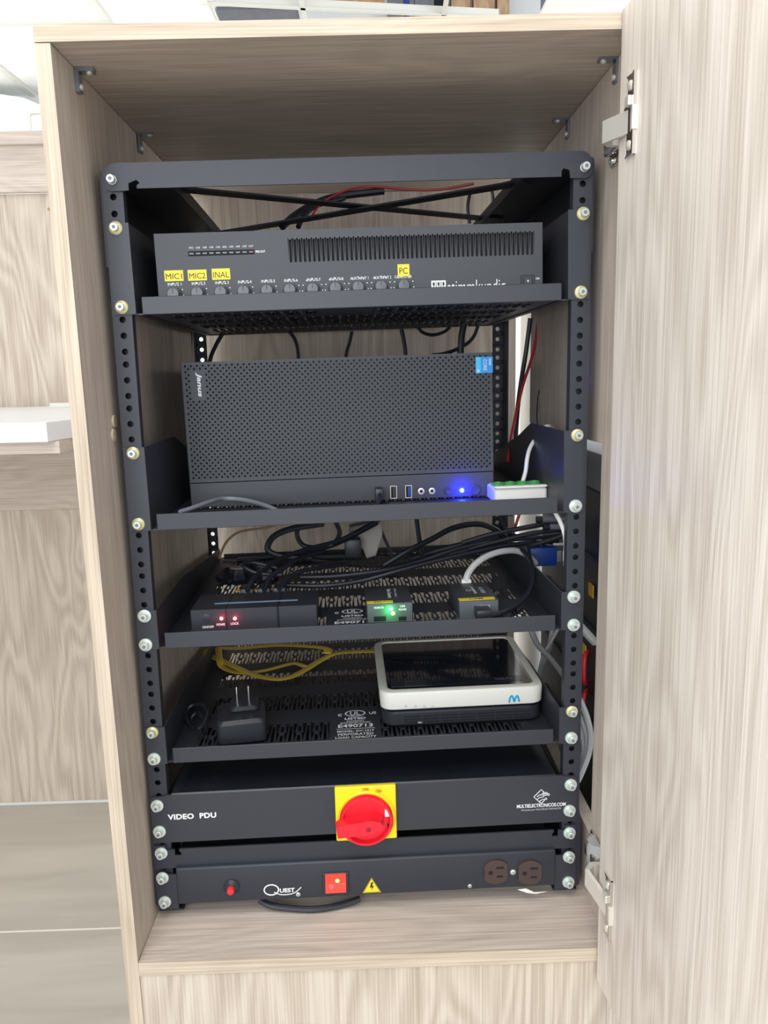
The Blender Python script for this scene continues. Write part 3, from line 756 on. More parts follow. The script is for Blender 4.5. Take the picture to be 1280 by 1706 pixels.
# ------------------------------------------------------------------ devices on shelf 3
def on_shelf(S, x, y): return (x, y, S.loc.z+1.7+x*math.tan(S.roll))
HS = Thing('signal_switch', 'flat black switch box with two red lights at the left of its shelf', 'switch box', on_shelf(SH3, -124, 46), SH3.roll)
a, b = HS.f(316.7, 1018.6, 46), HS.f(527.6, 1006.8, 46); ht = (a.z+b.z)/2; xa, xb = a.x, b.x
mb = MB(); mb.box(xa, xb, 0, 66, .5, ht, .8, 1); mb.build('casing', 'black2', HS.o, smooth=0)
for px, w_ in ((376, 1.2), (463, 2.6)):
    c = HS.f(px, 1015, 46); mb = MB(); mb.box(c.x-w_/2, c.x+w_/2, -.15, .2, 1, ht+.1); mb.box(c.x-w_/2, c.x+w_/2, 0, 62, ht-.1, ht+.12); mb.build('seam', 'dark', HS.o, smooth=0)
mb = MB(); a, b = HS.f(360, 1002, 80), HS.f(497, 995, 80); mb.box(a.x, b.x, 22, 27, ht, ht+.2); mb.build('stripe', mat('pale_blue_stripe', (.25, .4, .6), .3), HS.o, smooth=0)
for px, col in ((369, 'redled'), (391.5, 'redled')):
    c = HS.f(px, 1030.5, 46); MB().lathe((c.x, c.z), 'y', [(1.9, .1), (1.7, -.8), (.3, -1.5)], 14).build('indicator', col, HS.o)
    lamp('indicator_glow', HS.o, (c.x, -5, c.z), .004, (1, .01, .04), .001)
for s_, px, py, w_ in (('ON/OFF', 347, 1044.5, 13), ('POWE', 368, 1040.5, 9.5), ('LOCK', 391.5, 1038.8, 9.5)):
    c = HS.f(px, py, 46); txt(s_, w_, 2.9, 'printed_label', 'ink', HS.o, (c.x, -.1, c.z), offset=.03)
c = HS.f(344, 1029, 46); MB().lathe((c.x, c.z), 'y', [(5, .1), (4.8, -.8), (3, -1.1), (.3, -1.2)], 24).build('push_button', 'black2', HS.o)
for px, py in ((404, 988.5), (431, 987), (457, 985)):
    c = HS.g(px, py, 313+22); mb = MB(); mb.box(c.x-8, c.x+8, c.y-5, c.y+5, ht+.1, ht+.5); st = mb.build('name_sticker', 'orange', HS.o, smooth=0)
    txt('HDMI', 11, 4.5, 'printed_text', 'blackink', st, (c.x, c.y, ht+.55), (0, 0, 0), offset=.02)

def conv(name, label, cat, px0, px1, pyl, pyr, y, d_, roll, yaw=0):
    a, b = at(px0, pyl, y), at(px1, pyr, y); xc = (a.x+b.x)/2
    t = Thing(name, label, cat, on_shelf(SH3, xc, y), roll, yaw=yaw); w_ = b.x-a.x; h_ = (a.z+b.z)/2-t.loc.z
    mb = MB(); mb.box(-w_/2, w_/2, 0, d_, .4, h_, 1.2, 2); mb.build('casing', 'pc' if 1 else '', t.o)
    mb = MB(); mb.box(-w_/2+1, w_/2-1, -.6, .4, 1.4, h_-1, .3, 1); mb.build('front_plate', mat('grey_anodised', (.13, .145, .16), .4, metal=.3), t.o, smooth=0)
    return t, w_, h_
PCV, w_, h_ = conv('video_converter', 'small grey video converter with a yellow PC label and glowing green light', 'converter', 611, 688.4, 1005, 1003.5, 48, 76, SH3.roll)
mb = MB(); mb.box(-w_/2+.5, 4, 0, 9, h_, h_+.3); st = mb.build('name_sticker', 'yellow', PCV.o, smooth=0); st['label'] = 'yellow sticker reading PC'
txt('PC', 8, 4.5, 'printed_text', 'blackink', st, (-w_/4, 4.5, h_+.35), (0, 0, 0), offset=.02)
txt('HDMI IN', 11, 2.4, 'printed_label', 'ink', PCV.o, (-w_/2+14, -.7, h_-5), offset=.02); txt('USB', 6, 2.4, 'printed_label', 'ink', PCV.o, (w_/2-12, -.7, h_-4.5), offset=.02); txt('POWER', 9, 2.4, 'printed_label', 'ink', PCV.o, (w_/2-12, -.7, h_-8.4), offset=.02)
txt('Video Converter', 40, 5, 'printed_text', 'ink', PCV.o, (2, 40, h_+.1), (0, 0, -90)); txt('HDMI to Capture', 36, 3.5, 'printed_text', 'inkgrey', PCV.o, (9, 42, h_+.1), (0, 0, -90))
mb = MB(); mb.box(-w_/2+8, -w_/2+22, -1.2, 0, 3, 9, .6, 1); mb.build('video_port', 'dark', PCV.o, smooth=0)
mb = MB(); mb.box(w_/2-17, w_/2-8, -1.2, 0, 2.5, 7.5, .6, 1); mb.build('power_port', 'dark', PCV.o, smooth=0)
c = PCV.f(652, 1014, 47); MB().lathe((c.x, c.z), 'y', [(1.9, 0), (1.7, -1.4), (.3, -2.2)], 14).build('green_light', 'greenled', PCV.o)
c2 = PCV.f(655, 1022, 47); MB().lathe((c2.x, c2.z), 'y', [(2.2, 0), (2.0, -1.2), (.3, -1.8)], 14).build('orange_light', 'orangeled', PCV.o)
lamp('indicator_glow', PCV.o, (c.x-2, -8, c.z-3), .012, (.02, 1, .15), .001)
CM, w_, h_ = conv('video_converter', 'small grey video converter with a yellow CAM label at the right of its shelf', 'converter', 764.6, 832, 1000, 1000, 47, 78, SH3.roll, R(1.5))
mb = MB(); mb.box(-w_/2+1, w_/2-4, 1, 11, h_, h_+.3); st = mb.build('name_sticker', 'yellow', CM.o, smooth=0); st['label'] = 'yellow sticker reading CAM'
txt('CAM', 16, 5.5, 'printed_text', 'blackink', st, (-2, 6, h_+.35), (0, 0, 0), offset=.02)
txt('CONVERTER', 32, 3, 'printed_text', 'ink', CM.o, (2, 44, h_+.1), (0, 0, -90), offset=.01); txt('HD VIDEO', 26, 5, 'printed_text', 'inkgrey', CM.o, (12, 42, h_+.1), (0, 0, -90))
mb = MB()
for q in range(12):
    a_, b_ = R(q*30), R(q*30+30)
    mb.face([(-4+3.5*math.cos(a_), 44+3.5*math.sin(a_), h_+.1), (-4+3.5*math.cos(b_), 44+3.5*math.sin(b_), h_+.1), (-4+2.6*math.cos(b_), 44+2.6*math.sin(b_), h_+.1), (-4+2.6*math.cos(a_), 44+2.6*math.sin(a_), h_+.1)])
mb.build('printed_mark', 'ink', CM.o, smooth=0)
mb = MB(); mb.box(-3, 13, -1.2, 0, 8, 17, .6, 1); mb.build('video_port', 'nickel', CM.o, smooth=0)

# ------------------------------------------------------------------ router
RT_ = Thing('router', 'white and black broadband router with a glossy black top', 'router', on_shelf(SH4, 117, 52), SH4.roll)
W2, D2 = 197, 190
mb = MB()
def lv(z, ins, r): return [(u, v+D2/2, z) for u, v in rrect(W2-ins*2, D2-ins*2, r, 6)]
mb.loft([lv(.6, 8, 12), lv(5, 3, 15), lv(19, 3, 15), lv(22, 6, 13)]); mb.build('base', 'plastic', RT_.o)
mb = MB()
for k in range(3):
    for s_ in range(7): mb.box(-70+s_*22, -50+s_*22, 2.2, 3.5, 7+k*3.6, 8.1+k*3.6)
mb.build('vent_grooves', 'dark', RT_.o, smooth=0)
mb = MB(); mb.loft([lv(20, 5, 12), lv(25, 5, 12)]); mb.build('dark_band', 'screen', RT_.o)
mb = MB(); zz = RT_.f(633, 1156, 52).z
zz = 47
mb.loft([lv(24, 3, 14), lv(25.5, 1, 15), lv(zz-4, 0, 16), lv(zz-1, 1, 16), lv(zz, 3, 15), lv(zz, 9.5, 10), lv(zz-1.4, 10.5, 9)]); mb.build('shell', 'cream', RT_.o)
mb = MB(); mb.loft([lv(zz-3, 10, 9), lv(zz-1.3, 10.2, 9)])
for k in range(14): mb.box(-84, 84, 20+k*1.4, 20.7+k*1.4, zz-1.3, zz-1.05)
for k in range(8): mb.box(-84+k*2.2, -83.2+k*2.2, 14, 176, zz-1.3, zz-1.05); mb.box(76+k*1.2, 76.5+k*1.2, 14, 176, zz-1.3, zz-1.05)
mb.build('top_plate', 'screen', RT_.o, smooth=0)
mb = MB()
mc = RT_.f(857, 1164, 52); mt_ = [(-6, -4.5), (-5.2, 1), (-3.2, 4), (-1.6, 1.5), (0, -3.2), (1.6, 1.5), (3.6, 3.8), (5.0, .5), (6, -3.8)]
mb.tube([(mc.x+u, -.3, mc.z+v) for u, v in mt_], 1, 8, 5); 
for v in mb.b.verts: v.co.y = max(-.5, min(.2, v.co.y))
mb.build('logo', 'bluelogo', RT_.o)
for px in (691, 706, 721):
    c = RT_.f(px, 1190, 55); MB().box(c.x-1.1, c.x+1.1, 4.6, 5.2, c.z-.9, c.z+.9).build('indicator', 'smallblue', RT_.o, smooth=0)
for k, px in enumerate((676, 692, 707, 721)):
    c = RT_.f(px, 1177, 52); mb = MB(); mb.tube([(c.x-1.8, -.05, c.z-1.5), (c.x, -.05, c.z+2-k*.3), (c.x+1.8, -.05, c.z-1)], .3, 6, 4); mb.build('icon', 'inkgrey', RT_.o)
txt('VOLTA', 22, 6, 'printed_text', mat('dark_grey_reflection', (.05, .055, .07), .3).name and 'grey', RT_.o, (55, 30, zz-1.0), (0, 0, 0))  # word mirrored in the glossy top, put in here as grey lettering
txt('WL1', 5, 2, 'printed_label', 'ink', RT_.o, (RT_.f(700, 1212, 55).x, 2.2, 7), offset=.02)

# ------------------------------------------------------------------ power adapter with prongs
PA = Thing('power_adapter', 'black plug-in power adapter with its two prongs up on the lower shelf', 'adapter', on_shelf(SH4, -146, 62), SH4.roll, yaw=R(8))
mb = MB(); mb.prism(rrect(56, 62, 6, 4), 0, 30, 'z', 4); mb.prism(rrect(34, 34, 5, 4, 4, 10), 29, 36, 'z', 3); mb.build('casing', 'plastic', PA.o)
for x in (-4, 10):
    mb = MB(); mb.box(x-.8, x+.8, 14, 20, 35, 53, .3, 1); mb.build('prong', 'chrome', PA.o, smooth=0)

# ------------------------------------------------------------------ video PDU panel
PD = Thing('power_distribution_panel', 'black rack panel lettered VIDEO PDU with a red rotary switch', 'power unit', (cx_at(110), 0, 83.5), roll_at(115))
mb = MB(); mb.prism([(-224, 0), (224, 0), (224, 57.5), (-224, 57.5)], -3, 0, 'y')
for s_ in (-1, 1): mb.prism([(s_*223.9, 0), (s_*241, 0), (s_*241, 53), (s_*238, 56), (s_*229, 56), (s_*223.9, 57)], -3, 0, 'y')
mb.build('front_panel', 'black2', PD.o, smooth=0)
mb = MB(); mb.loft([[(x, y, z) for y, z in ((-3, 57.5), (-1.5, 59), (4, 59.6), (330, 59.6), (330, 0), (0, 0))] for x in (-217, 217)]); mb.build('casing', 'gloss', PD.o, smooth=30)
for (px, py) in ((262, 1342), (266, 1385), (951, 1307), (949, 1350)): bolt(PD.o, PD.f(px, py, -3), 'zinc')
a, b = PD.f(280, 1367, -3), PD.f(360, 1352, -3)
txt('VIDEO  PDU', b.x-a.x, 6.6, 'printed_text', 'ink', PD.o, ((a.x+b.x)/2, -3.15, (a.z+b.z)/2), offset=.035, spacing=1.05)
a, b = PD.f(861, 1346, -3), PD.f(943, 1337, -3)
txt('MULTIELECTRONICOS.COM', b.x-a.x, 4.4, 'printed_text', 'ink', PD.o, ((a.x+b.x)/2, -3.15, (a.z+b.z)/2), offset=.02, shear=.15)
a, b = PD.f(869, 1351, -3), PD.f(935, 1346, -3)
txt('Diseñado por MULTIELECTRONICOS', b.x-a.x, 2.6, 'printed_text', 'inkgrey', PD.o, ((a.x+b.x)/2, -3.15, (a.z+b.z)/2))
c = PD.f(902, 1327, -3)
mb = MB()
def seg(pts, r=.42): mb.tube([(c.x+u, -3.1, c.z+v) for u, v in pts], r, 6, 0)
D_ = 8.6
seg([(0, D_), (-D_, 0)]); seg([(-D_, 0), (0, -D_)]); seg([(0, D_), (4.5, 4.2)]); seg([(0, -D_), (4, -4.6)])
for (u0, v0_, pts, e) in ((0, 0, [(-5, 0), (-2, 2.2), (1, 2.2)], (1.8, 2.6)), (0, 0, [(-4.5, -3), (-1, -.8), (2, -.8), (4, 1.5), (7, 1.7)], (8.5, 2)), (0, 0, [(-2, -6), (1, -3.8), (4, -3.8)], (5.5, -3)), (0, 0, [(1.8, 5.6), (3, 3.4), (5, 3.2)], (6.2, 3.8))):
    for p, q_ in zip(pts, pts[1:]): seg([p, q_])
    mb.tube([(c.x+e[0]+1.1*math.cos(R(k*45)), -3.1, c.z+e[1]+1.1*math.sin(R(k*45))) for k in range(9)], .35, 6, 0)
mb.build('printed_emblem', 'ink', PD.o)
# rotary switch
sw = bpy.data.objects.new('rotary_switch', None); 
a, b = PD.f(561, 1397, -3), PD.f(659, 1303, -3)
scx, scz = (a.x+b.x)/2, (a.z+b.z)/2; hw = (b.x-a.x)/2; hh = (b.z-a.z)/2
mb = MB(); mb.box(scx-hw, scx+hw, -9, -3.1, scz-hh, scz+hh, 1.5, 2)
swo = mb.build('rotary_switch', 'switchyellow', PD.o, smooth=0)
dcz = scz; scz = scz-5
mb = MB(); mb.lathe((scx, scz), 'y', [(33.3, -8.5), (33.3, -11), (31.6, -12.5), (31, -12)], 56); mb.build('yellow_ring', 'switchyellow', swo)
mb = MB(); mb.lathe((scx, scz), 'y', [(30, -9), (30, -17), (29, -18.5), (26.6, -18.5), (25.2, -14), (24.8, -13), (.5, -13)], 56); mb.build('red_dial', 'red', swo)
mb = MB()
def hp(u, v): return (scx+u, scz+v)
mb.m = Matrix.Translation((scx, 0, scz)) @ Matrix.Rotation(R(-6), 4, 'Y') @ Matrix.Translation((-scx, 0, -scz))
low = [hp(-24, -9), hp(8, -10), hp(18, -5), hp(20, 0), hp(18, 5), hp(8, 9), hp(-24, 8)]
hi = [hp(-33, -7.5), hp(6, -8.5), hp(16, -4), hp(18, 0), hp(16, 4), hp(6, 8), hp(-33, 6.5)]
mb.loft([[(u, -13, v) for u, v in low], [(u, -22, v) for u, v in [hp(-34, -8), hp(8, -9.5), hp(17.5, -4.5), hp(19.5, 0), hp(17.5, 4.5), hp(8, 9), hp(-34, 7.5)]], [(u, -31, v) for u, v in hi]])
hd = mb.build('handle', 'red', swo, smooth=0)
MB().cyl((scx+2, scz-2), 'y', 2.8, -31.2, -30.6, 20).build('lock_hole', mat('dark_red', (.35, .0, .02), .5), hd)
for px, py, s_ in ((609, 1315, 'ON'), (631, 1318, 'OFF')):
    c = PD.f(px, py, -12.5); txt(s_, 6.5, 3.6, 'printed_text', 'blackink', swo, (c.x, -12.7, c.z), (90, 0 if s_ == 'ON' else 20, 0), offset=.01)
for (u, v, w_, h__) in ((24, 8, 6, 8), (25, -9, 3, 6)):
    mb = MB(); mb.box(scx+u-w_/2, scx+u+w_/2, -17, -13, scz+v-h__/2, scz+v+h__/2, .4, 1); mb.build('key_slot', 'dark' if u == 25 else 'white', swo, smooth=0)
bpy.data.objects.remove(sw)

# ------------------------------------------------------------------ outlet strip at the bottom
Q = Thing('outlet_strip', 'black power strip with red rocker and two brown outlets, lowest in the rack', 'power strip', (cx_at(20), 0, 1), roll_at(20))
YQ = -9
ql, qr = Q.f(294, 1475, YQ).x, Q.f(926, 1447, YQ).x
zq0 = (Q.f(297, 1506, YQ).z+Q.f(926, 1477, YQ).z)/2; zq1 = (Q.f(295, 1446, YQ).z+Q.f(926, 1417, YQ).z)/2
mb = MB(); mb.box(ql, qr, YQ, 120, zq0, zq1, 2.5, 3); mb.build('body', 'black', Q.o)
for s_ in (-1, 1):
    xin = ql if s_ < 0 else qr
    mb = MB(); mb.prism([(s_*222 if abs(xin) > 222 else xin, 0), (s_*238, 0), (s_*241, 3), (s_*241, 40), (s_*238, 43), (xin, 43), (xin, 0)][1:], -5, -3, 'y'); mb.build('mounting_ear', 'black2', Q.o, smooth=0)
for (px, py) in ((271, 1462), (275, 1502), (948, 1427), (947, 1469)): bolt(Q.o, Q.f(px, py, -5), 'zinc')
c = Q.f(386, 1477, YQ); mb = MB(); mb.lathe((c.x, c.z), 'y', [(9, YQ+.3), (9, YQ-1.5), (6.6, YQ-4), (5.5, YQ-5), (.5, YQ-5)], 28); bk = mb.build('breaker_button', 'plastic', Q.o)
MB().lathe((c.x, c.z), 'y', [(4.2, YQ-4.6), (4.2, YQ-9), (3.5, YQ-10.2), (.3, YQ-10.4)], 24).build('red_cap', 'redgloss', bk)
a, b = Q.f(538, 1489, YQ), Q.f(581, 1452, YQ); mb = MB(); mb.box(a.x, b.x, YQ-1.6, YQ+.2, a.z, b.z, .6, 1); rk = mb.build('power_switch', 'plastic', Q.o, smooth=0)
a, b = Q.f(543, 1487, YQ-3), Q.f(576, 1456, YQ-3)
mb = MB(); zm = (a.z+b.z)/2; mb.loft([[(x, y, z) for y, z in ((YQ-1, a.z), (YQ-5.5, a.z+.6), (YQ-2.6, zm), (YQ-2.2, b.z-.6), (YQ-1, b.z))] for x in (a.x, b.x)])
rr_ = mb.build('lit_rocker', 'redlit', rk, smooth=0)
c = ((a.x+b.x)/2, (a.z+b.z)/2)
mb = MB(); mb.lathe((c[0]+2, c[1]+2.5), 'y', [(2.4, YQ-2.2), (2, YQ-3.0), (.2, YQ-3.3)], 14); mb.build('neon_lamp', 'spark', rr_)
mb = MB(); mb.tube([(c[0]-5+2*math.cos(R(k*45)), YQ-3.9, c[1]-3.5+2*math.sin(R(k*45))) for k in range(9)], .3, 6, 0); mb.box(c[0]+6, c[0]+10, YQ-3.6, YQ-3.3, c[1]-1, c[1]-.5); mb.build('printed_symbol', mat('pink_print', (.9, .4, .4), .5), rr_)
# QUEST lettering
a, b = Q.f(440, 1492, YQ), Q.f(466, 1473, YQ); qx, qz, qr_ = (a.x+b.x)/2-.5, (a.z+b.z)/2, 6.6
mb = MB(); mb.tube([(qx+8.2*math.cos(R(k*18)), YQ-.05, qz+6.4*math.sin(R(k*18))) for k in range(21)], .8, 6, 0)
mb.tube([(qx+3, YQ-.05, qz-3), (qx+10, YQ-.05, qz-6.4), (qx+20, YQ-.05, qz-6.6), (qx+27, YQ-.05, qz-4.5), (qx+34, YQ-.05, qz+1.5)], .55, 6, 6)
for v in mb.b.verts: v.co.y = max(YQ-.2, min(YQ+.2, v.co.y))
mb.build('printed_logo', 'ink', Q.o)
txt('UEST', 17, 5.2, 'printed_logo', 'ink', Q.o, (qx+18, YQ-.15, qz-1.4), offset=.03)
for px, py, r_ in ((497, 1490, 2.6), (783, 1476, 2.3), (855, 1453, 3.2)):
    c = Q.f(px, py, YQ); mb = MB(); mb.lathe((c.x, c.z), 'y', [(r_, YQ+.2), (r_, YQ-.5), (r_*.7, YQ-1.2), (.2, YQ-1.3)], 18); s_ = mb.build('screw', 'zinc', Q.o)
    mb = MB(); mb.box(c.x-r_*.6, c.x+r_*.6, YQ-1.45, YQ-1.1, c.z-.25, c.z+.25); mb.box(c.x-.25, c.x+.25, YQ-1.45, YQ-1.1, c.z-r_*.6, c.z+r_*.6); mb.build('cross_slot', 'grey', s_, smooth=0)
c = Q.f(619.5, 1477, YQ); tri = [(c.x-10.5, c.z-7.5), (c.x+10.5, c.z-7.5), (c.x, c.z+11)]
mb = MB(); mb.prism(tri, YQ-.25, YQ-.05, 'y'); st = mb.build('warning_sticker', 'yellow', Q.o, smooth=0); st['label'] = 'yellow triangular high-voltage sticker'
mb = MB(); mb.prism([(c.x-.4, c.z+5.5), (c.x+1.9, c.z+5.5), (c.x+.4, c.z+1.2), (c.x+2.6, c.z+1.2), (c.x-.6, c.z-5.2), (c.x+.2, c.z-1), (c.x-2.2, c.z-1)], YQ-.35, YQ-.22, 'y')
for (p, q_) in zip(tri, tri[1:]+tri[:1]):
    k = .9; P1 = (c.x+(p[0]-c.x)*k, YQ-.28, c.z+(p[1]-c.z)*k); P2 = (c.x+(q_[0]-c.x)*k, YQ-.28, c.z+(q_[1]-c.z)*k); mb.tube([P1, P2], .22, 5, 0)
mb.build('printed_mark', 'blackink', st, smooth=0)
for px, py in ((826, 1451), (882.5, 1452)):
    c = Q.f(px, py, YQ); hw_, hh_ = 13.6, 15.2
    pts = []
    rr_ = 15.6
    for k in range(13):
        an = R(35+k*110/12); pts.append((c.x+13.4*math.cos(an)/math.cos(R(35)), c.z+15.2*math.sin(an)/1.0))
    pts = [(x_, min(z_, c.z+15.2)) for x_, z_ in pts]
    low_ = [(x_, 2*c.z-z_) for x_, z_ in pts[::-1]]
    mb = MB(); mb.prism(pts+low_, YQ-2.6, YQ+.2, 'y', 0); ou = mb.build('outlet', 'brown', Q.o)
    mb = MB(); mb.box(c.x+.5, c.x+9, YQ-2.9, YQ-2.5, c.z+4.2, c.z+6.6); mb.box(c.x+1, c.x+8, YQ-2.9, YQ-2.5, c.z-6.6, c.z-4.4); mb.box(c.x-8.5, c.x-4, YQ-2.9, YQ-2.5, c.z-2.6, c.z+1.6)
    mb.build('contact_slot', 'dark', ou, smooth=0)
mb = MB(); a, b = Q.f(862, 1481, YQ), Q.f(911, 1484, YQ)
mb.prism([(a.x, a.z), (a.x+12, a.z-5), (a.x+22, a.z-6.5), (b.x, b.z), (a.x+20, a.z-4.5), (a.x+10, a.z+1)], YQ-1.5, YQ-1, 'y')
mb.build('peeling_sticker', 'white', Q.o, smooth=0)

# ------------------------------------------------------------------ cables: every one a thing
def cable(name, label, pts, r, m, cat='cable', group=None, flat=None, n=8, sub=6, extra=None):
    P = [Vector(p) for p in pts]; o0 = P[0].copy()
    mb = MB(); mb.tube([p-o0 for p in P], r, n, sub, flat)
    o = mb.build(name, m); o.matrix_world = RM @ Matrix.Translation(o0*.001)
    tag(o, label, cat, group)
    if extra:
        for (nm, fn, mm) in extra:
            mb = MB(); fn(mb, o0); q_ = mb.build(nm, mm); q_.parent = o
    return o
z4 = 181; z3 = 315
cable('flat_network_cable', 'yellow flat cable looped on the lower shelf and running to the router',
      [on(632, 1085, 196), on(590, 1086, 194), on(560, 1089, 190), on(536, 1099, z4+4), on(505, 1118, z4+3), on(480, 1129, z4+3), on(455, 1131, z4+3), on(420, 1123, z4+4), on(375, 1103, z4+6), on(350, 1092, z4+6), on(347, 1084, z4+8), on(362, 1080, z4+10), on(400, 1080, z4+10), on(460, 1075, z4+12), on(520, 1077, z4+12), on(545, 1081, z4+12), on(545, 1088, z4+10)],
      2, 'yellowcable', flat=(6.2, 1.0), n=10, sub=8)
cable('flat_network_cable', 'second yellow loop of flat cable curling beneath the first on the lower shelf',
      [on(364, 1078, z4+13), on(366, 1098, z4+10), on(372, 1112, z4+3), on(400, 1121, z4+2), on(440, 1117, z4+2), on(475, 1108, z4+2), on(492, 1105, z4+2), on(508, 1110, z4+3)],
      2, 'yellowcable', flat=(5, .9), n=10, sub=8)
cable('adapter_lead', 'thin black lead coiled beside the plug-in adapter on the lower shelf',
      [at(352, 1232, 60), at(330, 1222, 75), at(312, 1200, 95), at(311, 1184, 110), at(322, 1174, 115), at(338, 1176, 110), at(346, 1186, 100), at(340, 1204, 90), at(328, 1214, 85), at(318, 1200, 100), at(330, 1188, 105), at(344, 1212, 84), at(336, 1226, 66)], 2.4, 'rubber')
cable('usb_cable', 'thin grey-black cable draped over the computer shelf below the grille',
      [at(300, 853, 12), at(322, 846, 30), at(350, 836, 60), at(372, 831, 90), at(400, 832, 90), at(428, 838, 70), at(460, 850, 20), at(470, 862, 15)], 2.6, 'grey')
def plug_fn(px, py, y, w_, h_, d_):
    def fn(mb, o0):
        c = at(px, py, y)-o0; mb.box(c.x-w_/2, c.x+w_/2, c.y-d_, c.y, c.z-h_/2, c.z+h_/2, 1)
    return fn
cable('usb_plug_lead', 'black plug and short lead pushed into the front of the computer', [at(633, 822, 100), at(632, 832, 88), at(628, 842, 60), at(622, 850, 30)], 2.4, 'rubber',
      extra=[('plug', plug_fn(631, 821, YP-1, 9, 15, 20), 'plastic')])
cable('white_power_lead', 'white lead rising from the socket strip over the shelf bracket', [at(871, 803, 112), at(876, 785, 116), at(879, 762, 120), at(884, 745, 130), at(896, 726, 145), at(906, 713, 150), at(914, 710, 150), at(921, 713, 170)], 2.5, 'whitecable')
cable('white_usb_lead', 'white lead hanging in front of the right rail below the computer shelf', [at(925, 853, 20), at(934, 870, 18), at(941, 890, 16), at(943, 910, 16), at(942, 922, 16)], 2.5, 'whitecable',
      extra=[('plug', plug_fn(942, 928, 20, 6, 9, 6), 'white'), ('plug_tip', plug_fn(945, 936, 20, 9, 10, 5), 'white')])
cable('converter_lead', 'white cable arching back from the converter labelled CAM', [at(776, 970, 126), at(780, 956, 135), at(793, 939, 150), at(815, 925, 170), at(840, 918, 190), at(862, 918, 210), at(880, 926, 220), at(893, 938, 230)], 4.2, 'whitecable',
      extra=[('strain_relief', plug_fn(776, 969, 132, 12, 9, 8), 'white')])
cable('converter_usb_lead', 'black lead plugged into the front of the converter labelled CAM', [at(800, 1018, 32), at(812, 1026, 28), at(838, 1020, 34), at(866, 1005, 60), at(884, 980, 90), at(888, 950, 120), at(882, 930, 150), at(870, 915, 180)], 3.2, 'rubber',
      extra=[('plug', plug_fn(802, 1016, 46, 17, 11, 22), 'plastic')])
